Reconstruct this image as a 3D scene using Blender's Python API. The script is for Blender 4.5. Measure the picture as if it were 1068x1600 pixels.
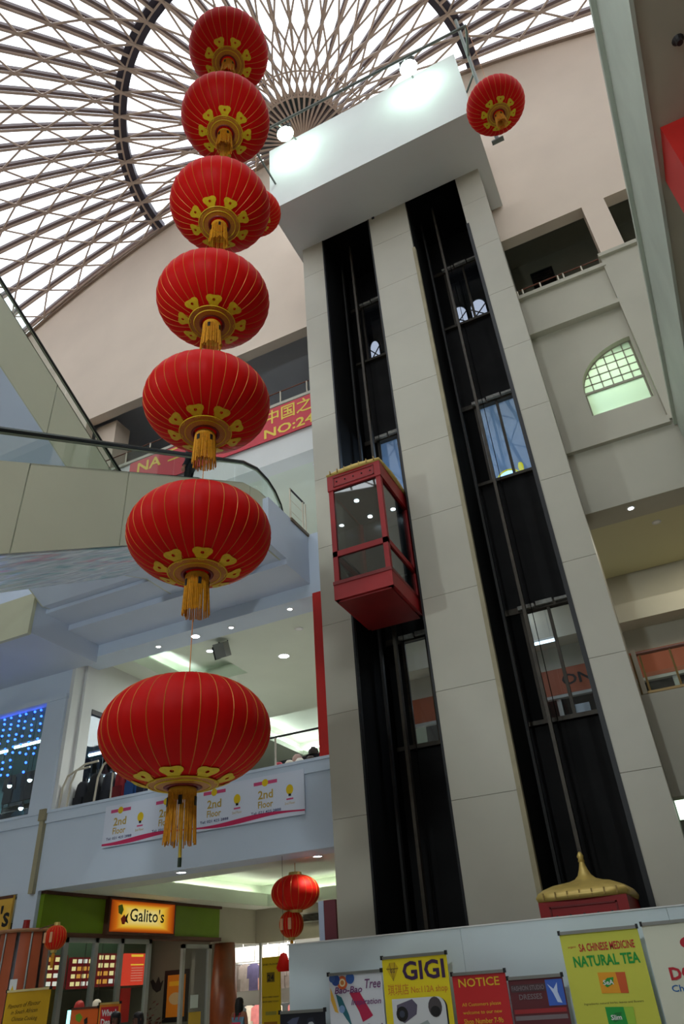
import bpy, bmesh, math, random
from mathutils import Matrix, Vector
random.seed(7)
for o in list(bpy.data.objects):
    bpy.data.objects.remove(o, do_unlink=True)
S = bpy.context.scene
COL = S.collection
PI = math.pi

# ------------------------------------------------------------------ camera
cd = bpy.data.cameras.new('camera')
cd.sensor_fit = 'VERTICAL'
cd.sensor_height = 36.0
cd.sensor_width = 24.03
cd.lens = 1100.0 / 1600.0 * 36.0
cd.clip_start = 0.05
cd.clip_end = 300
cam = bpy.data.objects.new('camera', cd)
COL.objects.link(cam)
RM = Matrix(((0.89884219, 0.29021949, 0.3284134), (0.43360236, -0.47976276, -0.7627691), (-0.06380994, 0.82800987, -0.55707086)))
cam.matrix_world = Matrix.Translation((0, 0, 1.7)) @ RM.to_4x4()
S.camera = cam

# ------------------------------------------------------------------ sky and exposure
W = bpy.data.worlds.new('world')
S.world = W
W.use_nodes = True
bg = W.node_tree.nodes['Background']
bg.inputs[0].default_value = (0.93, 0.965, 1.0, 1)
bg.inputs[1].default_value = 2.6
S.view_settings.view_transform = 'Standard'
S.view_settings.look = 'None'
S.view_settings.gamma = 1.0
S.view_settings.use_curve_mapping = False
S.view_settings.exposure = 0.0
S.cycles.max_bounces = 10
S.cycles.diffuse_bounces = 5
S.cycles.transparent_max_bounces = 24
S.cycles.sample_clamp_indirect = 6.0

# ------------------------------------------------------------------ helpers
def lin(c):
    return tuple((x / 255 / 12.92) if x / 255 <= 0.04045 else ((x / 255 + 0.055) / 1.055) ** 2.4 for x in c)

MATS = {}
def mat(name, rgb, rough=0.6, metal=0.0, var=0.0, scale=3.0, spec=0.4, bump=0.0):
    """principled paint with a little procedural wear"""
    if name in MATS:
        return MATS[name]
    m = bpy.data.materials.new(name)
    m.use_nodes = True
    nt = m.node_tree
    b = nt.nodes['Principled BSDF']
    c = lin(rgb)
    b.inputs['Base Color'].default_value = (*c, 1)
    b.inputs['Roughness'].default_value = rough
    b.inputs['Metallic'].default_value = metal
    b.inputs['Specular IOR Level'].default_value = spec
    if var > 0 or bump > 0:
        tc = nt.nodes.new('ShaderNodeTexCoord')
        n = nt.nodes.new('ShaderNodeTexNoise')
        n.inputs['Scale'].default_value = scale
        n.inputs['Detail'].default_value = 5
        nt.links.new(tc.outputs['Object'], n.inputs['Vector'])
        if var > 0:
            r = nt.nodes.new('ShaderNodeValToRGB')
            r.color_ramp.elements[0].position = 0.3
            r.color_ramp.elements[1].position = 0.7
            r.color_ramp.elements[0].color = (*[x * (1 - var) for x in c], 1)
            r.color_ramp.elements[1].color = (*[min(1, x * (1 + var * 0.5)) for x in c], 1)
            nt.links.new(n.outputs['Fac'], r.inputs['Fac'])
            nt.links.new(r.outputs['Color'], b.inputs['Base Color'])
        if bump > 0:
            bp = nt.nodes.new('ShaderNodeBump')
            bp.inputs['Strength'].default_value = bump
            bp.inputs['Distance'].default_value = 0.02
            nt.links.new(n.outputs['Fac'], bp.inputs['Height'])
            nt.links.new(bp.outputs['Normal'], b.inputs['Normal'])
    MATS[name] = m
    return m

def emit(name, rgb, strength):
    if name in MATS:
        return MATS[name]
    m = bpy.data.materials.new(name)
    m.use_nodes = True
    nt = m.node_tree
    nt.nodes.remove(nt.nodes['Principled BSDF'])
    e = nt.nodes.new('ShaderNodeEmission')
    e.inputs[0].default_value = (*lin(rgb), 1)
    e.inputs[1].default_value = strength
    nt.links.new(e.outputs[0], nt.nodes['Material Output'].inputs[0])
    MATS[name] = m
    return m

def glass(name, tint, fac_lo=0.03, fac_hi=0.25, rough=0.02):
    """thin architectural glass: see-through plus mirror reflection"""
    if name in MATS:
        return MATS[name]
    m = bpy.data.materials.new(name)
    m.use_nodes = True
    nt = m.node_tree
    nt.nodes.remove(nt.nodes['Principled BSDF'])
    t = nt.nodes.new('ShaderNodeBsdfTransparent')
    t.inputs[0].default_value = (*tint, 1)
    g = nt.nodes.new('ShaderNodeBsdfGlossy')
    g.inputs['Roughness'].default_value = rough
    lw = nt.nodes.new('ShaderNodeLayerWeight')
    lw.inputs[0].default_value = 0.25
    mr = nt.nodes.new('ShaderNodeMapRange')
    mr.inputs['To Min'].default_value = fac_lo
    mr.inputs['To Max'].default_value = fac_hi
    mx = nt.nodes.new('ShaderNodeMixShader')
    nt.links.new(lw.outputs['Facing'], mr.inputs['Value'])
    nt.links.new(mr.outputs[0], mx.inputs[0])
    nt.links.new(t.outputs[0], mx.inputs[1])
    nt.links.new(g.outputs[0], mx.inputs[2])
    nt.links.new(mx.outputs[0], nt.nodes['Material Output'].inputs[0])
    MATS[name] = m
    return m

def silk(name, rgb, trans=0.25, gloss=0.08):
    """lantern cloth: lets some light through, faint sheen"""
    if name in MATS:
        return MATS[name]
    m = bpy.data.materials.new(name)
    m.use_nodes = True
    nt = m.node_tree
    b = nt.nodes['Principled BSDF']
    c = lin(rgb)
    b.inputs['Base Color'].default_value = (*c, 1)
    b.inputs['Roughness'].default_value = 0.55
    b.inputs['Specular IOR Level'].default_value = 0.14
    t = nt.nodes.new('ShaderNodeBsdfTranslucent')
    t.inputs[0].default_value = (*c, 1)
    mx = nt.nodes.new('ShaderNodeMixShader')
    mx.inputs[0].default_value = trans
    nt.links.new(b.outputs[0], mx.inputs[1])
    nt.links.new(t.outputs[0], mx.inputs[2])
    nt.links.new(mx.outputs[0], nt.nodes['Material Output'].inputs[0])
    MATS[name] = m
    return m

class MB:
    def __init__(self):
        self.v = []
        self.f = []
    def add(self, vs, fs):
        o = len(self.v)
        self.v += [tuple(p) for p in vs]
        self.f += [tuple(i + o for i in f) for f in fs]
        return self
    def box(self, x0, y0, z0, x1, y1, z1):
        vs = [(x0, y0, z0), (x1, y0, z0), (x1, y1, z0), (x0, y1, z0), (x0, y0, z1), (x1, y0, z1), (x1, y1, z1), (x0, y1, z1)]
        return self.add(vs, [(0, 3, 2, 1), (4, 5, 6, 7), (0, 1, 5, 4), (1, 2, 6, 5), (2, 3, 7, 6), (3, 0, 4, 7)])
    def prism(self, pts, d):
        """closed polygon pts (3-D) swept by vector d"""
        n = len(pts)
        a = [Vector(p) for p in pts]
        b = [p + Vector(d) for p in a]
        return self.add(a + b, [tuple(range(n))[::-1], tuple(range(n, 2 * n))] + [(i, (i + 1) % n, n + (i + 1) % n, n + i) for i in range(n)])
    def face(self, pts):
        return self.add(pts, [tuple(range(len(pts)))])
    def tube(self, pts, r, n=8, cap=True):
        pts = [Vector(p) for p in pts]
        rr = r if isinstance(r, (list, tuple)) else [r] * len(pts)
        vs = []
        up = None
        for i, p in enumerate(pts):
            t = (pts[min(i + 1, len(pts) - 1)] - pts[max(i - 1, 0)]).normalized()
            if up is None:
                up = Vector((0, 0, 1)) if abs(t.z) < 0.9 else Vector((1, 0, 0))
            a = t.cross(up)
            if a.length < 1e-4:
                a = t.cross(Vector((0, 1, 0)))
            a.normalize()
            b = a.cross(t)
            up = b
            for k in range(n):
                an = 2 * PI * k / n
                vs.append(p + (a * math.cos(an) + b * math.sin(an)) * rr[i])
        fs = []
        for i in range(len(pts) - 1):
            for k in range(n):
                fs.append((i * n + k, i * n + (k + 1) % n, (i + 1) * n + (k + 1) % n, (i + 1) * n + k))
        if cap:
            fs.append(tuple(range(n))[::-1])
            fs.append(tuple(range((len(pts) - 1) * n, len(pts) * n)))
        return self.add(vs, fs)
    def bar(self, p, q, w, h):
        """box-section bar from p to q, width w (horizontal), height h"""
        p, q = Vector(p), Vector(q)
        t = (q - p).normalized()
        s = t.cross(Vector((0, 0, 1)))
        if s.length < 1e-4:
            s = Vector((1, 0, 0))
        s.normalize()
        u = s.cross(t)
        vs = []
        for c in (p, q):
            for a, b in ((-1, -1), (1, -1), (1, 1), (-1, 1)):
                vs.append(c + s * (a * w / 2) + u * (b * h / 2))
        return self.add(vs, [(0, 3, 2, 1), (4, 5, 6, 7), (0, 1, 5, 4), (1, 2, 6, 5), (2, 3, 7, 6), (3, 0, 4, 7)])
    def lathe(self, prof, n=24, c=(0, 0, 0), close=False):
        vs = []
        for r, z in prof:
            for k in range(n):
                a = 2 * PI * k / n
                vs.append((c[0] + r * math.cos(a), c[1] + r * math.sin(a), c[2] + z))
        fs = []
        m = len(prof)
        for i in range(m - 1):
            for k in range(n):
                fs.append((i * n + k, i * n + (k + 1) % n, (i + 1) * n + (k + 1) % n, (i + 1) * n + k))
        if close:
            fs.append(tuple(range(n))[::-1])
            fs.append(tuple(range((m - 1) * n, m * n)))
        return self.add(vs, fs)
    def ball(self, c, r, n=12, m=8, sx=1, sy=1, sz=1):
        prof = [(max(1e-4, math.cos(-PI / 2 + PI * i / m)), math.sin(-PI / 2 + PI * i / m)) for i in range(m + 1)]
        o = len(self.v)
        self.lathe(prof, n)
        for i in range(o, len(self.v)):
            x, y, z = self.v[i]
            self.v[i] = (c[0] + x * r * sx, c[1] + y * r * sy, c[2] + z * r * sz)
        return self
    def xf(self, M):
        self.v = [tuple(M @ Vector(p)) for p in self.v]
        return self
    def build(self, name, m, parent=None, smooth=False, local=False):
        """world-coordinate mesh -> one object; with a parent, coordinates are moved into it (local=True: already local)"""
        me = bpy.data.meshes.new(name)
        v = self.v
        loc = Vector((0, 0, 0))
        if parent is None:
            xs = [p[0] for p in v]; ys = [p[1] for p in v]; zs = [p[2] for p in v]
            loc = Vector(((min(xs) + max(xs)) / 2, (min(ys) + max(ys)) / 2, min(zs)))
            off = loc
        elif local:
            off = Vector((0, 0, 0))
        else:
            off = wloc(parent)
        me.from_pydata([(p[0] - off.x, p[1] - off.y, p[2] - off.z) for p in v], [], self.f)
        if smooth:
            for p in me.polygons:
                p.use_smooth = True
        if m:
            me.materials.append(m)
        o = bpy.data.objects.new(name, me)
        COL.objects.link(o)
        o.location = loc
        if parent:
            o.parent = parent
        return o

def wloc(o):
    v = Vector((0, 0, 0))
    while o:
        v += o.location
        o = o.parent
    return v

def thing(name, label, cat, loc, group=None, rz=0):
    o = bpy.data.objects.new(name, None)
    COL.objects.link(o)
    o.location = loc
    o.rotation_euler = (0, 0, rz)
    return tag(o, label, cat, group)

def tag(o, label, cat, group=None):
    o['label'] = label
    o['category'] = cat
    if group:
        o['group'] = group
    return o

def struct(name, mb, m, parent=None):
    o = mb.build(name, m, parent)
    o['kind'] = 'structure'
    return o

def copy_tree(o, parent=None):
    c = o.copy()
    COL.objects.link(c)
    if parent:
        c.parent = parent
    for ch in list(o.children):
        copy_tree(ch, c)
    return c

def text_mesh(body, bold=0.0, shear=0.0):
    c = bpy.data.curves.new('lettering', 'FONT')
    c.body = body
    c.resolution_u = 2
    c.offset = bold
    c.shear = shear
    o = bpy.data.objects.new('lettering', c)
    me = bpy.data.meshes.new_from_object(o)
    bpy.data.objects.remove(o)
    bpy.data.curves.remove(c)
    vs = [tuple(v.co) for v in me.vertices]
    fs = [tuple(p.vertices) for p in me.polygons]
    bpy.data.meshes.remove(me)
    return vs, fs

class Board:
    """flat panel in the scene: origin is its top left corner, u runs along it, v down it (metres)"""
    def __init__(self, o, u, n, root):
        self.o, self.u, self.n = Vector(o), Vector(u).normalized(), Vector(n).normalized()
        self.d = Vector((0, 0, -1))
        self.root = root
    def P(self, a, b, h=0.0):
        return self.o + self.u * a + self.d * b + self.n * h
    def slab(self, name, w, h, m, t=0.02, parent=None):
        mb = MB().prism([self.P(0, h, -t), self.P(w, h, -t), self.P(w, 0, -t), self.P(0, 0, -t)], self.n * t)
        return mb.build(name, m, parent or self.root)
    def rect(self, a0, b0, a1, b1, m, h=0.003, name='print'):
        t = 0.003
        return MB().prism([self.P(a0, b1, h - t), self.P(a1, b1, h - t), self.P(a1, b0, h - t), self.P(a0, b0, h - t)], self.n * t).build(name, m, self.root)
    def poly(self, pts, m, h=0.004, name='print'):
        return MB().face([self.P(a, b, h) for a, b in pts]).build(name, m, self.root)
    def polys(self, lst, m, h=0.004, name='print'):
        mb = MB()
        for pts in lst:
            mb.face([self.P(a, b, h) for a, b in pts])
        return mb.build(name, m, self.root)
    def text(self, body, a, b, hgt, m, width=None, align='l', bold=0.0, h=0.006, shear=0.0, rot=0.0, name='lettering'):
        """baseline at b (down from the top), cap height hgt, optional fixed width"""
        vs, fs = text_mesh(body, bold, shear)
        if not vs:
            return None
        x0 = min(v[0] for v in vs); x1 = max(v[0] for v in vs)
        k = hgt / 0.73
        kx = k if width is None else width / max(1e-6, x1 - x0)
        wd = (x1 - x0) * kx
        s = {'l': 0, 'c': -wd / 2, 'r': -wd}[align]
        mb = MB()
        out = []
        for v in vs:
            px, py = (v[0] - x0) * kx + s, v[1] * k
            px, py = px * math.cos(rot) - py * math.sin(rot), px * math.sin(rot) + py * math.cos(rot)
            out.append(self.P(a + px, b - py, h))
        mb.add(out, fs)
        return mb.build(name, m, self.root)

def disc_pts(a, b, r, n=16, ry=None):
    ry = ry or r
    return [(a + r * math.cos(2 * PI * k / n), b + ry * math.sin(2 * PI * k / n)) for k in range(n)]

def lamp(name, kind, loc, power, color=(1, 1, 1), size=0.1, rot=None, spot=None, parent=None, sx=None):
    d = bpy.data.lights.new(name, kind)
    d.energy = power
    d.color = color
    if kind == 'AREA':
        d.shape = 'RECTANGLE'
        d.size = size
        d.size_y = sx or size
    else:
        d.shadow_soft_size = size
    if kind == 'SPOT':
        d.spot_size = spot or 1.5
        d.spot_blend = 0.6
    o = bpy.data.objects.new(name, d)
    COL.objects.link(o)
    if parent:
        o.parent = parent
        o.location = Vector(loc) - wloc(parent)
    else:
        o.location = loc
    if rot is not None:
        o.rotation_euler = rot
    return o

# ------------------------------------------------------------------ materials
M_wall = mat('upper_wall_paint', (222, 204, 186), 0.75, var=0.06, scale=0.5)
M_white = mat('white_paint', (216, 216, 214), 0.7, var=0.04, scale=0.7)
M_cool = mat('cool_white_paint', (200, 212, 228), 0.65, var=0.04, scale=0.7)
M_ceil = mat('ceiling_paint', (214, 220, 208), 0.8, var=0.03, scale=0.8)
M_cream = mat('cream_wall_paint', (184, 179, 163), 0.72, var=0.06, scale=0.9)
M_tile = mat('cream_stone_tile', (174, 169, 154), 0.42, var=0.05, scale=1.1)
M_joint = mat('tile_joint', (120, 116, 104), 0.8)
M_edge = mat('aged_pier_edge', (150, 140, 112), 0.7, var=0.25, scale=2)
M_shaft = mat('shaft_black', (9, 9, 9), 0.85, var=0.3, scale=2, spec=0.15)
M_shaftpanel = mat('shaft_panel', (24, 23, 23), 0.75, var=0.4, scale=1.5, spec=0.2)
M_rail = mat('guide_rail_steel', (58, 51, 41), 0.5, 0.3, var=0.3, scale=6)
M_metal = mat('brushed_steel', (150, 150, 146), 0.35, 0.9)
M_alu = mat('aluminium_frame', (158, 158, 154), 0.45, 0.2)
M_darkmetal = mat('dark_steel', (48, 44, 44), 0.5, 0.3)
M_taupe = mat('taupe_steel', (196, 174, 160), 0.5, 0.1, var=0.1, scale=4)
M_ribdark = mat('dark_rib_steel', (104, 90, 90), 0.55, 0.1)
M_olive = mat('escalator_cladding', (190, 190, 166), 0.45, var=0.04, scale=1.0)
M_under = mat('escalator_soffit_paint', (196, 206, 224), 0.5, var=0.05, scale=0.6)
M_rubber = mat('handrail_rubber', (18, 20, 20), 0.35)
M_red = mat('lift_red_paint', (142, 16, 18), 0.5, var=0.08, scale=3)
M_reddark = mat('dark_red_paint', (112, 22, 20), 0.45)
M_signred = mat('red_wall_paint', (190, 36, 30), 0.5, var=0.05)
M_gold = mat('gold_paint', (196, 168, 92), 0.4, 0.3, var=0.15, scale=8)
M_goldcloth = mat('gold_print', (214, 182, 22), 0.55, var=0.12, scale=30)
M_fringe = mat('golden_fringe', (206, 138, 14), 0.65, var=0.25, scale=40)
M_black = mat('black_plastic', (16, 16, 18), 0.5)
M_ink = mat('black_ink', (28, 26, 26), 0.6)
M_lantern = silk('lantern_silk', (206, 16, 12), 0.24)
M_lantern2 = silk('bright_lantern_silk', (214, 32, 20), 0.3)
M_goldline = mat('gold_thread', (196, 116, 30), 0.45, 0.2)
M_glass = glass('clear_glass', (0.93, 0.97, 0.95))
M_roofglass = glass('roof_glass', (0.97, 0.985, 1.0), 0.03, 0.3)
M_darkglass = glass('smoked_glass', (0.82, 0.86, 0.90), 0.02, 0.08)
M_liftglass = glass('lift_glass', (0.62, 0.66, 0.66), 0.10, 0.6)
M_lens = emit('lamp_lens', (240, 250, 255), 18.0)
M_lenswarm = emit('warm_lamp_lens', (255, 240, 214), 12.0)
M_tubeL = emit('fluorescent_tube', (214, 244, 255), 5.0)
M_floodlens = emit('floodlight_lens', (214, 255, 236), 40.0)
M_floor = mat('polished_floor_tile', (214, 212, 206), 0.25, var=0.08, scale=1.5)
M_deck = mat('gallery_floor_tile', (150, 144, 134), 0.5, var=0.1)
M_hoard = mat('hoarding_paint', (206, 218, 222), 0.55, var=0.05, scale=0.6)
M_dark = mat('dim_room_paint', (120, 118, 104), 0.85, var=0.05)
M_hand = mat('brown_handrail', (104, 56, 36), 0.4)
M_railcream = mat('cream_rail_paint', (206, 196, 176), 0.5)

# ================================================================== LARGE STRUCTURE
CX, CY, CZ, KD = -6.25, 13.5, 29.2, 0.0200
def dome_z(r):
    return CZ - KD * r * r
YW = 13.5     # plane of the back wall
RD = 19.0     # foot of the dome

struct('floor', MB().box(-27, -8, -0.2, 14, 29, 0), M_floor)

# outer drum under the dome (behind and beside the camera)
mb = MB()
N = 48
for i in range(N):
    a0, a1 = PI + PI * i / N, PI + PI * (i + 1) / N
    p = [(CX + RD * math.cos(a), CY + RD * math.sin(a)) for a in (a0, a1)]
    q = [(CX + (RD + 0.3) * math.cos(a), CY + (RD + 0.3) * math.sin(a)) for a in (a0, a1)]
    h = dome_z(RD) + 0.1
    mb.add([(*p[0], 0), (*p[1], 0), (*q[1], 0), (*q[0], 0), (*p[0], h), (*p[1], h), (*q[1], h), (*q[0], h)],
           [(0, 1, 5, 4), (2, 3, 7, 6), (4, 5, 6, 7), (0, 3, 2, 1), (1, 2, 6, 5), (3, 0, 4, 7)])
struct('wall_front', mb, M_cream)

# unseen gallery wall added behind the camera to hold skylight off the lower walls
YF = -3.2
struct('wall_front', MB().prism([(-16.0, YF, 0), (3.5, YF, 0), (3.5, YF, 11.5), (-16.0, YF, 11.5)], (0, -0.3, 0)), M_white)

# back wall above the top galleries, its head follows the dome
def wall_top(name, x0, x1, zlow, m):
    n = max(6, int((x1 - x0) / 0.6))
    top = [(x0 + (x1 - x0) * i / n) for i in range(n + 1)]
    pts = [(x0, YW, zlow)] + [(x1, YW, zlow)] + [(x, YW, dome_z(abs(x - CX)) - 0.05) for x in reversed(top)]
    return struct(name, MB().prism(pts, (0, 0.35, 0)), m)
wall_top('wall_back', -25.2, -6.0, 18.8, M_wall)
wall_top('wall_back', -6.0, -0.25, 20.46, M_wall)
wall_top('wall_back', -0.45, 12.7, 18.87, M_wall)
# ledge line along the head of the wall
mb = MB()
prev = None
for i in range(61):
    x = -25 + 37.6 * i / 60
    p = Vector((x, YW - 0.05, dome_z(abs(x - CX)) - 0.10))
    if prev is not None:
        mb.bar(prev, p, 0.10, 0.14)
    prev = p
struct('trim_1', mb, mat('wall_head_trim', (150, 128, 112), 0.6, var=0.15))

def wbox(name, x0, z0, x1, z1, m, y0=YW, y1=YW + 0.35):
    return struct(name, MB().box(x0, y0, z0, x1, y1, z1), m)

# ---- left of the tower
wbox('wall_back', -25.2, 3.95, -5.7, 5.62, M_cool, YW, YW + 0.7)           # 2nd floor fascia
wbox('trim_2', -25.2, 5.40, -5.7, 5.62, M_cool, YW - 0.05, YW)             # ledge at its head
wbox('trim_2', -25.2, 5.62, -5.7, 5.68, M_cool, YW - 0.08, YW + 0.3)
wbox('wall_back', -14.75, 0, -14.12, 3.95, M_cool)
wbox('wall_back', -14.78, 5.68, -14.12, 8.55, M_cool, YW - 0.08, YW + 0.35)
wbox('wall_back', -14.12, 5.68, -14.0, 9.47, M_white, YW, YW + 0.36)  # pilaster between the shop windows
wbox('wall_back', -25.2, 8.6, -14.12, 9.9, M_cool, YW, YW + 0.4)
wbox('trim_3', -25.2, 8.48, -14.1, 8.62, M_cool, YW - 0.1, YW)
wbox('wall_back', -14.15, 9.47, -5.7, 11.2, M_cool, YW, YW + 0.75)          # beam above the 2nd floor opening
wbox('wall_back', -25.2, 9.9, -14.15, 13.9, M_cool)
wbox('wall_back', -25.2, 13.9, -5.7, 16.0, M_white, YW, YW + 0.5)          # 3rd floor parapet
wbox('trim_4', -25.2, 15.92, -5.7, 16.02, M_cream, YW - 0.06, YW + 0.5)
wbox('wall_back', -25.2, 16.0, -15.3, 18.8, M_wall)
wbox('wall_back', -15.3, 16.0, -14.4, 18.8, M_wall, YW + 0.5, YW + 1.2)     # pillar in the top gallery
wbox('trim_5', -14.33, 3.9, -14.2, 5.62, mat('corner_post', (158, 150, 122), 0.6), YW - 0.1, YW)
mb = MB().box(-14.36, YW - 0.13, 5.46, -14.16, YW, 5.72)
struct('trim_5', mb, M_edge)
struct('trim_6', MB().box(-6.72, YW - 0.06, 5.62, -6.5, YW + 0.2, 9.5), M_signred)   # red strip at the right of the opening

# ---- right of the tower
wbox('wall_back', -0.3, 3.93, 12.7, 5.66, M_cream)
wbox('wall_back', -0.3, 9.55, 12.7, 11.25, M_cream, YW, YW + 0.7)
wbox('trim_7', -0.3, 11.10, 1.9, 11.28, M_cream, YW - 0.12, YW + 0.1)
wbox('wall_back', 1.9, 11.2, 12.7, 16.66, M_cream, YW - 0.08, YW + 0.35)
wbox('trim_7', 1.86, 16.6, 12.7, 16.72, M_cream, YW - 0.16, YW + 0.3)
wbox('wall_back', -0.3, 15.0, 1.9, 16.35, M_cream)
wbox('trim_7', -0.3, 14.93, 1.9, 15.06, M_cream, YW - 0.1, YW + 0.1)
wbox('trim_7', -0.3, 16.30, 1.95, 16.42, M_cream, YW - 0.1, YW + 0.3)
wbox('wall_back', 1.97, 16.72, 2.56, 18.87, M_wall)
# arched window wall: panel with an opening shaped like half an arch
def arch_wall():
    x0, x1, z0, z1 = -0.3, 1.9, 11.28, 14.93
    a0, a1, b0, b1, zs = 0.49, 1.83, 12.04, 13.95, 12.80
    y = YW + 0.1
    n = 14
    arc = [(a1 - (a1 - a0) * math.cos(PI / 2 * i / n), zs + (b1 - zs) * math.sin(PI / 2 * i / n)) for i in range(n + 1)]
    # left of opening, below, right, above (strips)
    mb = MB()
    d = (0, 0.3, 0)
    mb.prism([(x0, y, z0), (x1, y, z0), (x1, y, b0), (x0, y, b0)], d)
    mb.prism([(x0, y, b0), (a0, y, b0), (a0, y, zs), (x0, y, zs)], d)
    mb.prism([(a1, y, b0), (x1, y, b0), (x1, y, z1), (a1, y, z1)], d)
    mb.prism([(x0, y, zs), (arc[0][0], y, zs)] + [(p[0], y, p[1]) for p in arc[1:]] + [(a1, y, z1), (x0, y, z1)], d)
    struct('wall_back', mb, M_cream)
    # frame, glazing bars, panes
    yg = y + 0.16
    M_fr = mat('window_frame_paint', (150, 146, 128), 0.5)
    fr = MB()
    fr.tube([(a0 + 0.02, yg, b0), (a0 + 0.02, yg, zs)], 0.02, 6)
    fr.tube([(p[0], yg, p[1]) for p in arc], 0.025, 6)
    fr.tube([(a1 - 0.02, yg, b0), (a1 - 0.02, yg, b1)], 0.025, 6)
    fr.box(a0, yg - 0.03, zs - 0.03, a1, yg + 0.03, zs + 0.03)
    w = struct('window_1', fr, M_fr)
    bars = MB()
    for i in range(1, 6):
        x = a0 + (a1 - a0) * i / 6
        zt = zs + (b1 - zs) * math.sqrt(max(0, 1 - ((a1 - x) / (a1 - a0)) ** 2))
        bars.box(x - 0.012, yg - 0.015, zs, x + 0.012, yg + 0.015, zt)
    for k in range(1, 5):
        z = zs + (b1 - zs) * k / 5
        xl = a1 - (a1 - a0) * math.sqrt(max(0, 1 - ((z - zs) / (b1 - zs)) ** 2))
        bars.box(xl, yg - 0.015, z - 0.012, a1, yg + 0.015, z + 0.012)
    bars.build('glazing_bar', M_fr, w)
    M_fg = bpy.data.materials.new('frosted_green_glass')
    M_fg.use_nodes = True
    nt = M_fg.node_tree
    nt.nodes.remove(nt.nodes['Principled BSDF'])
    t1 = nt.nodes.new('ShaderNodeBsdfTranslucent'); t1.inputs[0].default_value = (0.80, 0.90, 0.76, 1)
    t2 = nt.nodes.new('ShaderNodeBsdfTransparent'); t2.inputs[0].default_value = (0.86, 0.94, 0.82, 1)
    mx = nt.nodes.new('ShaderNodeMixShader'); mx.inputs[0].default_value = 0.3
    nt.links.new(t1.outputs[0], mx.inputs[1]); nt.links.new(t2.outputs[0], mx.inputs[2])
    nt.links.new(mx.outputs[0], nt.nodes['Material Output'].inputs[0])
    MB().box(a0, yg - 0.004, b0, a1, yg + 0.004, zs - 0.03).build('pane', M_fg, w)
    MB().prism([(p[0], yg - 0.004, p[1]) for p in arc] + [(a1, yg - 0.004, zs)], (0, 0.008, 0)).build('pane', M_fg, w)
arch_wall()

# ---- gallery rooms behind the wall
def room_slab(name, x0, y0, z0, x1, y1, z1, m):
    return struct(name, MB().box(x0, y0, z0, x1, y1, z1), m)
XR = 12.7
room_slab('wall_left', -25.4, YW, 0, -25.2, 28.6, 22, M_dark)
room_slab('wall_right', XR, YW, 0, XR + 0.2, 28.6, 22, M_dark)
room_slab('wall_rear', -25.4, 28.4, 0, XR + 0.2, 28.6, 22, M_white)
# first upper floor slab (its underside is the ground floor ceiling)
room_slab('ceiling', -25.2, YW + 0.7, 4.9, -5.0, 28.4, 5.3, M_deck)
room_slab('ceiling', -5.0, YW + 0.35, 4.6, XR, 28.4, 5.3, M_deck)
# ground ceiling with a raised tray
G0, G1, H0, H1 = -13.2, -7.4, 14.9, 22.2
T0 = (-13.2, -11.0, 14.6, 17.4)
room_slab('ceiling', -14.2, YW + 0.7, 3.95, G0, 24.2, 4.15, M_ceil)
room_slab('ceiling', G1, YW + 0.7, 3.95, -5.0, 24.2, 4.15, M_ceil)
room_slab('ceiling', G0, YW + 0.7, 3.95, G1, H0, 4.15, M_ceil)
room_slab('ceiling', G0, H1, 3.95, G1, 24.2, 4.15, M_ceil)
room_slab('ceiling', -25.2, YW + 0.4, 3.95, -14.2, 28.4, 4.15, M_ceil)
for (a, b, c, d, z) in ((G0, G1, H0, H1, 4.15), (T0[0], T0[1], T0[2], T0[3], 9.95)):
    struct('trim_13', MB().box(a - 0.05, c - 0.05, z, a, d + 0.05, z + 0.15).box(b, c - 0.05, z, b + 0.05, d + 0.05, z + 0.15).box(a, c - 0.05, z, b, c, z + 0.15).box(a, d, z, b, d + 0.05, z + 0.15), M_ceil)
room_slab('ceiling', G0 - 0.6, H0 - 0.6, 4.62, G1 + 0.6, H1 + 0.6, 4.75, M_ceil)
# 2nd floor ceiling with two raised trays
T = [(-13.2, -11.0, 14.6, 17.4), (-14.0, -9.0, 21.5, 26.5)]
room_slab('ceiling', -14.15, YW + 0.75, 9.75, -13.2, 17.4, 9.95, M_ceil)
room_slab('ceiling', -13.2, YW + 0.75, 9.75, -11.0, 14.6, 9.95, M_ceil)
room_slab('ceiling', -11.0, YW + 0.75, 9.75, -5.0, 17.4, 9.95, M_ceil)
room_slab('ceiling', -25.2, 17.4, 9.75, -5.0, 21.5, 9.95, M_ceil)
room_slab('ceiling', -25.2, 21.5, 9.75, -14.0, 28.4, 9.95, M_ceil)
room_slab('ceiling', -9.0, 21.5, 9.75, -5.0, 28.4, 9.95, M_ceil)
room_slab('ceiling', -14.0, 26.5, 9.75, -9.0, 28.4, 9.95, M_ceil)
def cove_sides(a, b, c, d, e, z0, z1):
    struct('trim_14', MB().box(a - e - 0.05, c - e - 0.05, z0, a - e, d + e + 0.05, z1).box(b + e, c - e - 0.05, z0, b + e + 0.05, d + e + 0.05, z1)
           .box(a - e, c - e - 0.05, z0, b + e, c - e, z1).box(a - e, d + e, z0, b + e, d + e + 0.05, z1), M_ceil)
cove_sides(G0, G1, H0, H1, 0.55, 4.15, 4.62)
for (a, b, c, d) in T:
    room_slab('ceiling', a - 0.4, c - 0.4, 10.35, b + 0.4, d + 0.4, 10.45, M_ceil)
    cove_sides(a, b, c, d, 0.35, 9.95, 10.35)
room_slab('ceiling', -5.0, YW + 0.7, 9.75, XR, 28.4, 9.95, mat('warm_ceiling_paint', (208, 202, 164), 0.8))
room_slab('ceiling', -25.2, YW + 0.75, 10.8, XR, 28.4, 11.2, M_deck)
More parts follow.
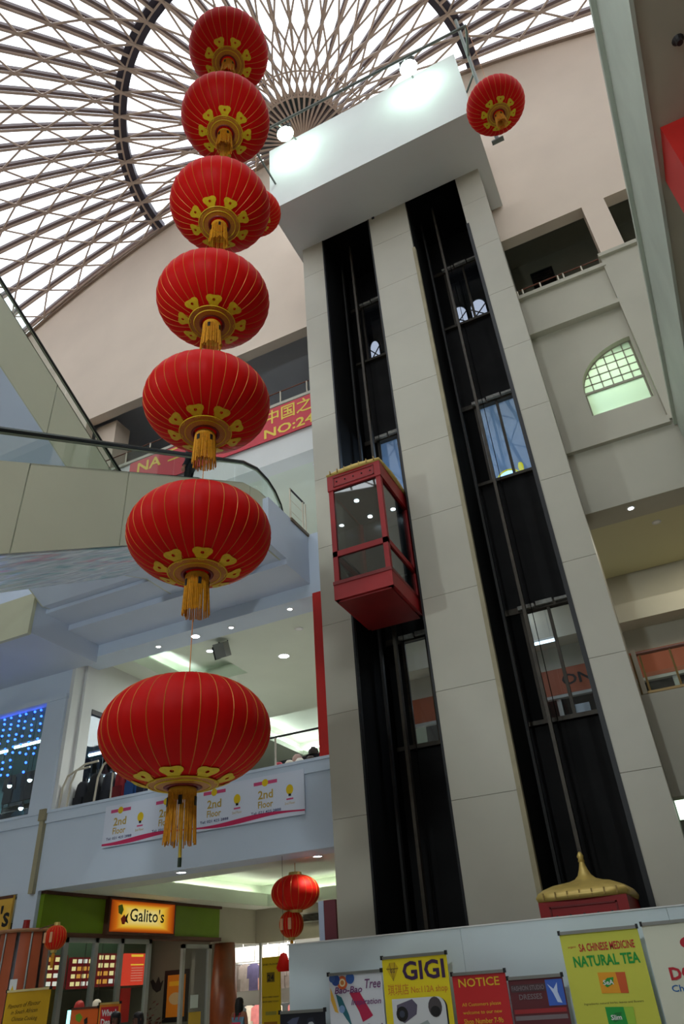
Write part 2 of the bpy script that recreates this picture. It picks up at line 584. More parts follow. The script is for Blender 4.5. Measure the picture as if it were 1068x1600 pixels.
# 3rd and 4th
room_slab('ceiling', -25.2, YW + 0.5, 14.25, -5.9, 20, 14.45, M_ceil)
room_slab('ceiling', -25.2, YW + 0.5, 15.2, -5.9, 20, 15.6, M_deck)
room_slab('ceiling', -5.9, YW + 0.35, 13.95, XR, 20, 14.3, mat('lobby_blue_paint', (150, 176, 206), 0.7))
room_slab('wall_left', -5.9, YW + 0.5, 11.2, -5.75, 20, 13.95, M_cool)
room_slab('ceiling', -5.9, YW + 0.35, 16.0, XR, 20, 16.4, M_deck)
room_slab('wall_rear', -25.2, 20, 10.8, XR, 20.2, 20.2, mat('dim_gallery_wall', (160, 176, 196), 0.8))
room_slab('ceiling', -25.2, YW + 0.35, 19.7, -5.9, 20, 20.0, mat('grey_gallery_ceiling', (196, 198, 206), 0.8))
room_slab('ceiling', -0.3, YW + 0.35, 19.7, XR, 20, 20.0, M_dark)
room_slab('ceiling', -5.9, YW + 0.35, 19.0, -0.3, 20, 20.5, M_shaftpanel)
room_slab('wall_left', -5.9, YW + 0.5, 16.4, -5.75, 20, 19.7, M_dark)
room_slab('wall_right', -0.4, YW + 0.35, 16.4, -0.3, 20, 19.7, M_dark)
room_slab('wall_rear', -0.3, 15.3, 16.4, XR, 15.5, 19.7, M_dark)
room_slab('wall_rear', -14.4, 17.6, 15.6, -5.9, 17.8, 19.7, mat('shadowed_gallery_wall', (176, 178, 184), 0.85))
# room behind the arched window
room_slab('wall_rear', -0.3, 15.8, 11.2, 4.0, 16.0, 13.95, M_white)
room_slab('wall_right', 3.0, YW + 0.4, 11.2, 3.2, 15.8, 13.95, M_white)

# ---- right wing: slab edge with a coping, overhead at the right
def skew(x, y):
    return x + 0.036 * y
def wing(name, xa, xb, za, zb, m, ya=-5.0, yb=13.42):
    pts = [(skew(xa, ya), ya, za), (skew(xb, ya), ya, za), (skew(xb, yb), yb, za), (skew(xa, yb), yb, za)]
    return struct(name, MB().prism(pts, (0, 0, zb - za)), m)
M_fasc = mat('slab_edge_paint', (188, 196, 182), 0.6, var=0.10, scale=1.2)
wing('ceiling', 1.55, 10.2, 9.3, 11.0, mat('wing_soffit_paint', (176, 172, 152), 0.75, var=0.04))
wing('trim_8', 1.52, 1.56, 9.28, 11.0, M_fasc)
wing('trim_8', 1.46, 10.2, 11.0, 11.1, M_fasc)
wing('trim_8', 1.49, 1.70, 11.1, 11.25, M_cream)
struct('column_1', MB().box(1.83, 5.4, 5.0, 2.9, 6.1, 9.3), M_signred)
tag(MB().lathe([(0.0001, -0.07), (0.03, -0.07), (0.035, -0.03), (0.06, 0), (0.0001, 0)], 12, (2.07, 4.55, 9.3)).build('sprinkler_head', M_darkmetal),
    'small dark sprinkler head under the right-hand balcony', 'sprinkler')

# ---- left landing slab at the head of the escalators
struct('ceiling', MB().box(-13.3, 11.55, 9.95, -6.8, YW, 11.2), M_under)
struct('trim_9', MB().box(-13.3, 12.35, 9.80, -6.8, YW, 9.95), M_under)
struct('ceiling', MB().box(-20.5, 11.2, 9.3, -13.3, YW, 10.3), M_under)
struct('trim_9', MB().box(-20.5, 11.1, 9.25, -13.28, 11.2, 10.35), M_olive)
struct('floor', MB().box(-13.3, -4.2, 4.3, -6.9, 1.0, 5.55), M_deck)
struct('floor', MB().box(-13.4, -4.2, 15.3, -10.1, 1.1, 16.5), M_deck)

# ================================================================== DOME
dome = thing('glass_dome', 'shallow glass dome of radiating steel ribs and crossed rods around a dark hub', 'dome', (CX, CY, dome_z(RD)))
A0 = -2.9
def dn(r, ang, lift=0.0):
    a = math.radians(ang)
    return Vector((CX + r * math.cos(a), CY + r * math.sin(a), dome_z(r) + lift))
RR = 6.83
outer_r = [RR + 0.82 * k for k in range(16)]
outer_r[-1] = RD - 0.05
inner_r = [RR, 5.6, 4.4, 3.77, 3.2, 2.72, 2.25, 1.8]
def edge_ok(a):
    return -180.6 < a < 0.6
def clampa(a):
    return max(-179.9, min(-0.1, a))
LIFT_T, LIFT_G = 0.30, 0.42
for j in range(51):
    a = A0 + 3.6 - 3.6 * j
    if not edge_ok(a):
        continue
    a = clampa(a)
    inner = (j % 2 == 1)
    rs = [RD - 0.1 - (RD - 0.1 - RR) * i / 8 for i in range(9)]
    if inner:
        rs += [RR - (RR - 0.35) * i / 6 for i in range(1, 7)]
    up = MB()
    lo = MB()
    for r0, r1 in zip(rs, rs[1:]):
        up.bar(dn(r0, a, LIFT_T), dn(r1, a, LIFT_T), 0.10 if r1 > 3 else 0.05, 0.16)
    lo.tube([dn(r, a) for r in rs], [0.055 if r > 4 else 0.045 for r in rs], 6)
    rib = up.build('rib', M_ribdark, dome)
    lo.build('chord', M_taupe, rib)
# ring beam
mb, mc = MB(), MB()
angs = [-180 + 180 * i / 60 for i in range(61)]
angs[0], angs[-1] = -179.9, -0.1
for a, b in zip(angs, angs[1:]):
    mb.bar(dn(RR, a, 0.22), dn(RR, b, 0.22), 0.46, 0.30)
    mc.bar(dn(RR, a, 0.03), dn(RR, b, 0.03), 0.06, 0.06)
rb = mb.build('ring_beam', mat('ring_beam_steel', (66, 60, 72), 0.55, 0.1), dome)
mc.build('ring_chord', M_taupe, rb)
for rr in (1.8, 2.72):
    mc = MB()
    for a, b in zip(angs, angs[1:]):
        mc.bar(dn(rr, a, 0.0), dn(rr, b, 0.0), 0.05, 0.05)
    mc.build('hub_ring', M_taupe, dome)
# hub
mb = MB()
pts = [dn(1.78, a, 0.30) for a in angs]
mb.prism([tuple(p) for p in pts], (0, 0, 0.12))
mb.build('hub_plate', mat('hub_plate_steel', (70, 82, 82), 0.6), dome)
# lattice: nodes, diagonals, panes
def node(k, j, tab):
    """k-th ring, j-th half step"""
    a = A0 + 3.6 - 3.6 * j
    return (tab[k], a)
rods, panes = [], []
def lattice(tab):
    K = len(tab)
    for k in range(K - 1):
        for j in range(-1, 53):
            # inside: nodes sit at odd j when k even, at even j when k odd
            if (j % 2 == 1) != (k % 2 == 0):
                continue
            for dj in (-1, 1):
                a0 = A0 + 3.6 - 3.6 * j
                a1 = A0 + 3.6 - 3.6 * (j + dj)
                if not (edge_ok(a0) and edge_ok(a1)):
                    continue
                rods.append((tab[k], clampa(a0), tab[k + 1], clampa(a1)))
    for k in range(K - 2):
        for j in range(-1, 53):
            if (j % 2 == 1) != (k % 2 == 0):
                continue
            for dj in (-1, 1):
                a0 = A0 + 3.6 - 3.6 * j
                a1 = A0 + 3.6 - 3.6 * (j + dj)
                if not (edge_ok(a0) and edge_ok(a1)):
                    continue
                panes.append(((tab[k], clampa(a0)), (tab[k + 1], clampa(a1)), (tab[k + 2], clampa(a0))))
lattice(outer_r)
lattice(inner_r)
def rod_rank(t):
    return abs((t[0] + t[2]) / 2 - 8.6) + (2.5 if t[0] < RR - 0.1 else 0)
rods.sort(key=rod_rank)
unit = bpy.data.meshes.new('diagonal_rod')
u = MB().tube([(0, 0, 0), (0, 0, 1)], 1.0, 6)
unit.from_pydata(u.v, [], u.f)
unit.materials.append(M_taupe)
dl = dome.location
rest = MB()
for i, (r0, a0, r1, a1) in enumerate(rods):
    p, q = dn(r0, a0, 0.02), dn(r1, a1, 0.02)
    rad = 0.036 if max(r0, r1) > RR + 0.1 else 0.038
    if i < 300:
        o = bpy.data.objects.new('diagonal_rod', unit)
        COL.objects.link(o)
        o.parent = dome
        d = q - p
        o.matrix_local = Matrix.Translation(p - dl) @ d.to_track_quat('Z', 'Y').to_matrix().to_4x4() @ Matrix.Diagonal((rad, rad, d.length, 1))
    else:
        rest.tube([p, q], rad, 5)
o = rest.build('far_diagonal_rods', M_taupe, dome)
o['kind'] = 'stuff'
panes.sort(key=lambda t: abs((t[0][0] + t[2][0]) / 2 - 9.2))
rest = MB()
for i, tri in enumerate(panes):
    P = [dn(r, a, LIFT_G) for r, a in tri]
    c = sum(P, Vector()) / 3
    P = [c + (p - c) * 0.985 for p in P]
    mb = MB() if i < 300 else rest
    mb.prism(P, (0, 0, 0.012))
    if i < 300:
        mb.build('pane', M_roofglass, dome)
o = rest.build('small_panes', M_roofglass, dome)
o['kind'] = 'stuff'
# node clamps and little posts up to the glass
mb = MB()
seen = set()
for (r0, a0, r1, a1) in rods:
    for r, a in ((r0, a0), (r1, a1)):
        key = (round(r, 2), round(a, 1))
        if key in seen or r < 2:
            continue
        seen.add(key)
        mb.tube([dn(r, a, -0.03), dn(r, a, 0.05)], 0.075 if r > RR - 0.2 else 0.05, 6)
        mb.tube([dn(r, a, 0.05), dn(r, a, LIFT_G)], 0.012, 4)
o = mb.build('node_clamps', M_taupe, dome)
o['kind'] = 'stuff'

# ================================================================== LIFT TOWER
TY = 12.0
tower = thing('lift_tower', 'tall cream panelled lift tower with two open dark shafts and an overhanging white head', 'tower', (-3.0, 12.5, 0))
piers = [(-5.8, -5.12), (-3.62, -2.46), (-0.935, -0.27)]
TT = 20.45
for (x0, x1) in piers:
    MB().box(x0 + 0.012, TY + 0.012, 0, x1 - 0.012, 13.9, TT).build('pier', M_joint, tower)
joints = [0.0] + [0.41 + 1.858 * k for k in range(11)] + [TT]
for (x0, x1) in piers:
    for z0, z1 in zip(joints, joints[1:]):
        d = 0.004
        MB().box(x0, TY, z0 + d, x1, 12.6, z1 - d).build('panel', M_tile, tower)
for x in (-2.46, -0.93):
    MB().box(x - 0.03, TY - 0.015, 0, x + 0.05, TY + 0.10, 18.2).build('pier_edge', M_edge if x < -2 else M_black, tower)
for x in (-5.12, -3.62):
    MB().box(x - 0.02, TY - 0.01, 0, x + 0.02, TY + 0.10, TT).build('pier_edge', M_black, tower)
# shaft lining
for (x0, x1) in ((-5.12, -3.62), (-2.46, -0.935)):
    for z0, z1 in ((0, 5.58), (7.95, 11.2), (13.62, 16.55), (18.85, TT)):
        MB().box(x0, 13.8, z0, x1, 13.95, z1).build('shaft_panel', M_shaftpanel, tower)
    for s, x in ((0, x0), (1, x1)):
        MB().box(x - (0 if s == 0 else 0.02), TY + 0.1, 0, x + (0.02 if s == 0 else 0), 13.8, TT).build('shaft_side', M_shaft, tower)
    MB().box(x0, TY + 0.1, TT - 0.05, x1, 13.9, TT).build('shaft_head', M_shaft, tower)
    xm = (x0 + x1) / 2 - 0.13
    MB().box(xm - 0.03, 12.6, 0, xm + 0.03, 12.72, TT).build('guide_rail', M_rail, tower)
    MB().tube([(xm + 0.10, 12.9, 0), (xm + 0.10, 12.9, TT)], 0.008, 5).build('hoist_cable', M_shaft, tower)
    MB().box(x0 + 0.14, 12.95, 0, x0 + 0.19, 13.05, TT).build('guide_rail', mat('side_rail_steel', (26, 24, 22), 0.6), tower)
    # landings
    for lz, hz in ((5.58, 7.85), (11.22, 13.55), (16.57, 18.82)):
        ld = MB()
        ld.box(x0, 13.72, hz, x1, 13.86, hz + 0.13)
        ld.box(x0, 13.70, lz - 0.03, x1, 13.86, lz + 0.05)
        for xx in (x0 + 0.40, x0 + 0.95, x1 - 0.03):
            ld.box(xx - 0.03, 13.74, lz, xx + 0.03, 13.84, hz)
        f = ld.build('landing_frame', M_rail, tower)
        MB().box(x0, 13.78, lz, x0 + 0.38, 13.84, hz).build('door_leaf', M_shaft, f)
        MB().box(x0 + 0.43, 13.79, lz + 0.05, x0 + 0.92, 13.80, hz).build('pane', M_darkglass, f)
        MB().box(x0 + 0.98, 13.79, lz + 0.05, x1 - 0.05, 13.80, hz).build('pane', M_darkglass, f)
        g = MB()
        for k in range(3):
            xx = x0 + 0.36 + 0.38 * k
            g.box(xx, 13.62, hz + 0.03 + 0.01 * k, xx + 0.34, 13.70, hz + 0.11 + 0.02 * (k % 2))
        g.build('door_gear', mat('door_gear_steel', (150, 148, 140), 0.5, var=0.4, scale=12), f)
# head overhanging the shafts
hood = MB()
hood.box(-6.0, 10.4, 20.3, 0.06, 12.0, 23.45)
hood.box(-6.0, 12.0, 20.3, -5.8, 13.45, 23.45).box(-0.27, 12.0, 20.3, 0.06, 13.45, 23.45).box(-5.8, 12.0, 20.47, -0.27, 13.45, 23.45)
hood.build('tower_head', M_white, tower)
MB().box(-3.5, TY - 0.02, 20.22, -3.42, TY + 0.06, 20.30).build('hook', M_black, tower)

# ================================================================== LIFT CARS
def lift_car(name, label, x0, x1, y0, y1, z0, z1, lit):
    t = thing(name, label, 'lift car', ((x0 + x1) / 2, (y0 + y1) / 2, z0))
    fr = MB()
    w = 0.10
    zb, zm, zt = z0 + 0.38, z0 + 0.98, z1 - 0.36
    for (a, b) in ((x0, y0), (x1 - w, y0), (x0, y1 - w), (x1 - w, y1 - w)):
        fr.box(a, b, z0, a + w, b + w, z1)
    for (a0, b0, a1, b1) in ((x0, y0, x1, y0 + 0.06), (x1 - 0.06, y0, x1, y1), (x0, y0, x0 + 0.06, y1)):
        fr.box(a0, b0, zm - 0.06, a1, b1, zm + 0.06)
    fr.build('frame', M_red, t)
    bnd = MB()
    bnd.box(x0 - 0.015, y0 - 0.015, z0, x1 + 0.015, y1, zb - 0.06)
    bb = bnd.build('skirt', M_red, t)
    MB().box(x0 - 0.02, y0 - 0.03, zb - 0.07, x1 + 0.02, y1, zb).build('sill', M_reddark, t)
    MB().box(x0 + 0.05, y0 + 0.05, z0 - 0.03, x1 - 0.05, y1, z0 - 0.002).build('underside', mat('car_underside', (124, 24, 22), 0.5, var=0.1), t)
    hd = MB().box(x0 - 0.015, y0 - 0.015, zt, x1 + 0.015, y1, z1)
    hb = hd.build('header', M_red, t)
    p = MB()
    for (a0, b0, a1, b1) in ((x0 + 0.12, y0 - 0.03, x1 - 0.12, y0 - 0.014),):
        p.box(a0, b0, zt + 0.06, a1, b1, zt + 0.08)
        p.box(a0, b0, z1 - 0.08, a1, b1, z1 - 0.06)
        p.box(a0, b0, zt + 0.06, a0 + 0.02, b1, z1 - 0.06)
        p.box(a1 - 0.02, b0, zt + 0.06, a1, b1, z1 - 0.06)
    p.build('panel_moulding', M_reddark, t)
    st = MB()
    for k in range(5):
        xx = x0 + 0.2 + (x1 - x0 - 0.4) * k / 4
        st.ball((xx, y0 - 0.02, (zt + z1) / 2), 0.018, 8, 5)
    st.build('stud', M_black, t)
    # gold roof
    rf = MB()
    cx, cy = (x0 + x1) / 2, (y0 + y1) / 2
    hx, hy = (x1 - x0) / 2 + 0.06, (y1 - y0) / 2 + 0.06
    prof = [(1.0, 0.0), (1.03, 0.05), (0.98, 0.10), (0.86, 0.15), (0.66, 0.20), (0.42, 0.245), (0.24, 0.28), (0.15, 0.33), (0.10, 0.40), (0.07, 0.46), (0.05, 0.52)]
    n = 24
    vs = []
    for s, z in prof:
        for k in range(n):
            a = 2 * PI * k / n
            c, d = math.cos(a), math.sin(a)
            q = max(abs(c), abs(d))
            e = 0.75 if s > 0.5 else 0.0
            kk = (1 / q) * e + (1 - e)
            vs.append((cx + hx * s * c * kk, cy + hy * s * d * kk, z1 + z))
    fs = [(i * n + k, i * n + (k + 1) % n, (i + 1) * n + (k + 1) % n, (i + 1) * n + k) for i in range(len(prof) - 1) for k in range(n)]
    fs.append(tuple(range((len(prof) - 1) * n, len(prof) * n)))
    fs.append(tuple(range(n))[::-1])
    rf.add(vs, fs)
    r = rf.build('roof', M_gold, t, smooth=True)
    MB().lathe([(0.0001, 0.5), (0.05, 0.5), (0.035, 0.54), (0.05, 0.57), (0.02, 0.62), (0.0001, 0.63)], 12, (cx, cy, z1)).build('finial', M_gold, r, smooth=True)
    rbs = MB()
    for k in range(7):
        xx = x0 + (x1 - x0) * (k + 0.5) / 7
        rbs.box(xx - 0.008, y0 - 0.075, z1 + 0.02, xx + 0.008, y0 - 0.04, z1 + 0.10)
    rbs.build('roof_seam', mat('roof_seam_paint', (150, 122, 60), 0.5), r)
    # glass
    for (a0, b0, a1, b1) in ((x0 + w, y0 + 0.03, x1 - w, y0 + 0.04), (x1 - 0.04, y0 + w, x1 - 0.03, y1 - w), (x0 + 0.03, y0 + w, x0 + 0.04, y1 - w)):
        MB().box(a0, b0, zm + 0.06, a1, b1, zt).build('pane', M_liftglass, t)
        MB().box(a0, b0, zb, a1, b1, zm - 0.06).build('pane', M_liftglass, t)
    # inside
    MB().box(x0 + 0.1, y1 - 0.06, zb, x1 - 0.1, y1, zt).build('rear_wall', mat('car_interior', (70, 72, 76), 0.35, 0.4), t)
    MB().box(x0 + 0.06, y0 + 0.06, zt - 0.02, x1 - 0.06, y1 - 0.02, zt - 0.001).build('car_ceiling', mat('car_ceiling_paint', (44, 46, 54), 0.5), t)
    MB().tube([(x0 + 0.16, y0 + 0.2, zm - 0.05), (x0 + 0.16, y1 - 0.12, zm - 0.05), (x1 - 0.16, y1 - 0.12, zm - 0.05)], 0.022, 8).build('grab_rail', M_metal, t)
    if lit:
        for k, (a, b) in enumerate(((0.33, 0.35), (0.80, 0.35), (0.33, 0.8), (0.8, 0.8))):
            MB().lathe([(0.0001, 0), (0.05, 0), (0.05, 0.012), (0.0001, 0.012)], 14, (x0 + (x1 - x0) * a, y0 + (y1 - y0) * b, zt - 0.034)).build('ceiling_lamp', M_lens, t)
    return t
lift_car('lift_car', 'red framed glass lift car halfway up the left-hand shaft', -4.87, -3.72, 10.7, 12.25, 7.62, 10.46, True)
lift_car('lift_car', 'red lift car with gold peaked roof parked low behind the white hoarding', -2.22, -1.12, 10.75, 12.2, 0.02, 2.44, False)

# ================================================================== ESCALATORS
def escalator(name, label, xr, w, base_pts, thick, hr, foot_y, joints, nglass):
    """runs along Y. base_pts: upper edge of the cladding as (y, z); hr: handrail path (y, z)"""
    xl = xr - w
    t = thing(name, label, 'escalator', ((xr + xl) / 2, base_pts[0][0], base_pts[0][1]))
    low = [(y, z - th) for (y, z), th in zip(base_pts, thick)]
    def zat(path, y):
        if y <= path[0][0]:
            return path[0][1]
        for (a, za), (b, zb) in zip(path, path[1:]):
            if y <= b:
                return za + (zb - za) * (y - a) / max(1e-6, b - a)
        return path[-1][1]
    for side, x in (('r', xr), ('l', xl)):
        s = 1 if side == 'r' else -1
        ys = sorted(set([round(y, 3) for y, _ in base_pts] + [round(j, 3) for j in joints]))
        seg = []
        cuts = [base_pts[0][0]] + list(joints) + [base_pts[-1][0]]
        for a, b in zip(cuts, cuts[1:]):
            yy = [a + 0.012] + [y for y, _ in base_pts if a + 0.02 < y < b - 0.02] + [b - 0.012]
            top = [(x, y, zat(base_pts, y)) for y in yy]
            bot = [(x, y, zat(low, y)) for y in reversed(yy)]
            MB().prism(top + bot, (-0.03 * s, 0, 0)).build('cladding_panel', M_olive, t)
    # truss body and soffit
    n = len(base_pts)
    prof = [(y, z - 0.62) for y, z in base_pts] + [(y, z) for y, z in reversed(low)]
    MB().prism([(xr - 0.032, y, z) for y, z in prof], (-(w - 0.064), 0, 0)).build('truss', M_under, t)
    # steps (only hinted, seen from below they hide)
    st = MB()
    y = base_pts[0][0] + 0.2
    while y < base_pts[-1][0] - 0.4:
        z = zat(base_pts, y + 0.2) - 0.28
        st.box(xl + 0.2, y, z - 0.3, xr - 0.2, y + 0.398, z)
        y += 0.4
    st.build('step_band', M_darkmetal, t)
    # balustrades
    for x in (xr - 0.14, xl + 0.14):
        hrz = [(y, z) for y, z in hr]
        g = MB()
        cuts = [hr[0][0] + (hr[-1][0] - 0.1 - hr[0][0]) * i / nglass for i in range(nglass + 1)]
        for a, b in zip(cuts, cuts[1:]):
            yy = [a + 0.008] + [y for y, _ in hr if a + 0.02 < y < b - 0.02] + [b - 0.008]
            top = [(x, y, zat(hr, y) - 0.03) for y in yy]
            bot = [(x, y, min(zat(hr, y) - 0.035, zat(base_pts, y) - 0.01)) for y in reversed(yy)]
            MB().prism(top + bot, (0.012, 0, 0)).build('glass_panel', M_glass, t)
        hb = MB()
        hb.tube([(x, y, z) for y, z in hr], 0.045, 8)
        h = hb.build('handrail', M_rubber, t)
        MB().tube([(x, y, z - 0.055) for y, z in hr], 0.022, 6).build('handrail_guide', mat('guide_alloy', (150, 160, 140), 0.35, 0.6), h)
        MB().prism([(x - 0.10, y, zz) for y, zz in [(yy, zat(base_pts, yy)) for yy, _ in base_pts]] + [(x - 0.10, yy, zat(base_pts, yy) - 0.03) for yy, _ in reversed(base_pts)], (0.24, 0, 0)).build('decking', mat('decking_alloy', (120, 128, 118), 0.35, 0.5), t)
    return t

K30 = 0.585
def b1(y):
    return 9.08 + K30 * (y - 7.18)
base1 = [(-0.6, 5.75), (0.9, 5.75), (1.6, b1(1.75)), (10.7, b1(10.7)), (11.4, 11.33), (12.75, 11.36)]
thick1 = [1.3, 1.35, 1.47, 1.45, 1.40, 1.41]
def h1(y):
    return 9.64 + 0.592 * (y - 7.09)
hr1 = [(0.2, 6.6), (1.2, h1(1.35)), (10.9, h1(10.9)), (11.5, 12.10), (12.0, 12.08), (12.35, 11.95), (12.62, 11.72), (12.74, 11.48)]
escalator('escalator', 'cream clad escalator with black handrail, nearer of the pair under the second floor landing', -6.95, 1.55, base1, thick1, hr1, 12.7, [1.6, 3.4, 5.3, 7.2, 9.1, 11.0], 6)
escalator('escalator', 'cream clad escalator just beyond the nearer one of the lower pair', -8.52, 1.55, base1, thick1, hr1, 12.7, [1.6, 3.4, 5.3, 7.2, 9.1, 11.0], 6)
def h2(y):
    return 12.55 + 0.572 * (10.4 - y)
base2 = [(0.2, 16.7), (1.7, 16.7), (2.4, h2(2.4) - 0.52), (11.3, h2(11.3) - 0.52), (11.8, 11.38), (13.0, 11.36)]
thick2 = [1.4, 1.45, 1.5, 1.5, 1.3, 1.2]
hr2 = [(0.5, 17.3), (2.2, 17.25), (2.7, h2(2.7)), (11.2, h2(11.2)), (11.7, 11.96), (12.1, 11.9), (12.4, 11.6)]
escalator('escalator', 'upper escalator climbing from the landing towards the glass dome at the left', -10.2, 3.0, base2, thick2, hr2, 12.4, [2.4, 4.2, 6.1, 8.0, 9.9, 11.5], 6)

# printed art panel fixed under the lower pair
m = bpy.data.materials.new('art_print_vinyl')
m.use_nodes = True
nt = m.node_tree
b = nt.nodes['Principled BSDF']
tc = nt.nodes.new('ShaderNodeTexCoord')
mp = nt.nodes.new('ShaderNodeMapping')
mp.inputs['Rotation'].default_value = (0, 0, 0.5)
mp.inputs['Scale'].default_value = (1.0, 0.35, 0.35)
wv = nt.nodes.new('ShaderNodeTexNoise')
wv.inputs['Scale'].default_value = 1.6
wv.inputs['Distortion'].default_value = 1.6
rp = nt.nodes.new('ShaderNodeValToRGB')
cr = rp.color_ramp
cr.elements[0].position = 0.3
cr.elements[0].color = (*lin((150, 196, 200)), 1)
cr.elements[1].position = 0.72
cr.elements[1].color = (*lin((226, 160, 182)), 1)
for p, c in ((0.42, (206, 224, 230)), (0.52, (234, 238, 244)), (0.60, (190, 206, 224)), (0.66, (226, 206, 210))):
    e = cr.elements.new(p)
    e.color = (*lin(c), 1)
nt.links.new(tc.outputs['Object'], mp.inputs[0])
nt.links.new(mp.outputs[0], wv.inputs['Vector'])
nt.links.new(wv.outputs['Fac'], rp.inputs[0])
nt.links.new(rp.outputs[0], b.inputs['Base Color'])
b.inputs['Roughness'].default_value = 0.16
wb = nt.nodes.new('ShaderNodeTexNoise')
wb.inputs['Scale'].default_value = 2.2
nt.links.new(tc.outputs['Object'], wb.inputs['Vector'])
bp = nt.nodes.new('ShaderNodeBump')
bp.inputs['Strength'].default_value = 0.6
bp.inputs['Distance'].default_value = 0.12
nt.links.new(wb.outputs['Fac'], bp.inputs['Height'])
nt.links.new(bp.outputs['Normal'], b.inputs['Normal'])
ap = MB()
def low1(y):
    f = (y - 1.6) / 9.1
    return (b1(1.75) - 1.47) * (1 - f) + (b1(10.7) - 1.45) * f
ap.prism([(-7.0, 4.2, low1(4.2) - 0.022), (-10.03, 4.2, low1(4.2) - 0.022), (-10.03, 10.4, low1(10.4) - 0.022), (-7.0, 10.4, low1(10.4) - 0.022)], (0, 0, 0.02))
tag(ap.build('art_panel', m), 'glossy pastel printed art panel stuck under the lower escalator pair', 'art panel')

# ================================================================== RAILINGS
def railing(name, label, p0, p1, h, posts, double, m_post, m_top, group=None, mid=0, base=True, toph=0.05):
    p0, p1 = Vector(p0), Vector(p1)
    t = thing(name, label, 'railing', (p0 + p1) / 2, group)
    MB().tube([p0 + Vector((0, 0, h)), p1 + Vector((0, 0, h))], toph / 2, 8).build('handrail', m_top, t)
    for k in range(posts):
        c = p0.lerp(p1, k / (posts - 1))
        for s in ((-0.07, 0.07) if k in double else (0,)):
            d = (p1 - p0).normalized() * s
            MB().tube([c + d, c + d + Vector((0, 0, h))], 0.022, 6).build('post', m_post, t)
    for i in range(mid):
        zz = h * (i + 1) / (mid + 1)
        MB().tube([p0 + Vector((0, 0, zz)), p1 + Vector((0, 0, zz))], 0.008, 5).build('wire', m_post, t)
    if base:
        MB().bar(p0 + Vector((0, 0, 0.02)), p1 + Vector((0, 0, 0.02)), 0.05, 0.04).build('bottom_rail', m_post, t)
    return t
railing('railing', 'cream railing with thin brown handrail in the dark right-hand top gallery', (-0.2, 13.56, 16.42), (1.95, 13.56, 16.42), 0.34, 5, (0, 2, 4), M_railcream, M_hand, toph=0.035)
railing('railing', 'short cream railing right of the pillar in the top gallery', (2.6, 13.5, 16.72), (5.5, 13.5, 16.72), 0.16, 14, (), M_railcream, M_railcream, toph=0.03, base=False)
railing('railing', 'cream railing above the red banner in the left-hand top gallery', (-14.3, 13.6, 16.02), (-6.6, 13.6, 16.02), 0.58, 9, (4, 8), M_railcream, M_hand, toph=0.035)
railing('railing', 'short landing railing with dark handrail beside the escalator head', (-6.86, 12.72, 11.2), (-6.86, 13.46, 11.2), 0.98, 2, (1,), M_railcream, M_darkmetal, mid=2)
MB_l = MB().box(-6.98, 12.6, 11.14, -6.76, YW, 11.22)
struct('trim_10', MB_l, mat('landing_nosing', (110, 92, 70), 0.6))
r = railing('railing', 'glazed railing with brown handrail in the right-hand first gallery', (-0.18, 13.55, 5.68), (4.0, 13.55, 5.68), 0.74, 8, (0,), mat('brass_post', (160, 132, 84), 0.45, 0.3), M_hand, mid=0, toph=0.07)
MB().box(-0.1, 13.54, 5.72, 4.0, 13.55, 6.05).build('glass_panel', M_glass, r)
MB().box(-0.24, 13.5, 5.68, -0.16, 13.6, 6.5).build('end_post', M_railcream, r)
railing('railing', 'dark handrail on cream posts along the second floor opening behind the white banner', (-12.4, 13.62, 5.68), (-6.75, 13.62, 5.68), 0.66, 6, (), M_railcream, M_darkmetal, base=False)
hp = thing('railing', 'bent cream tube railing at the left end of the second floor opening', 'railing', (-13.3, 13.62, 5.68))
for (a, b, c) in ((-14.0, -13.6, 0.9), (-13.75, -13.35, 1.0), (-12.9, -12.55, 1.0)):
    MB().tube([(a, 13.62, 5.68), (a + 0.04, 13.62, 5.68 + c * 0.6), (a + 0.16, 13.62, 5.68 + c * 0.88), (b, 13.64, 5.68 + c), (b + 0.4, 13.66, 5.68 + c + 0.02)], 0.026, 7).build('hoop', M_railcream, hp)

# ================================================================== LANTERNS
def body_profile(R, H, r0, n=20):
    out = []
    f0 = math.acos(r0 / R)
    for i in range(n + 1):
        f = -f0 + 2 * f0 * i / n
        c, s = math.cos(f), math.sin(f)
        out.append((R * c ** 0.86, H * (abs(s) ** 1.0) * (1 if s >= 0 else -1)))
    return out
def body_z(R, H, r):
    c = min(1.0, (r / R)) ** (1 / 0.86)
    return -H * math.sqrt(max(0, 1 - c * c))

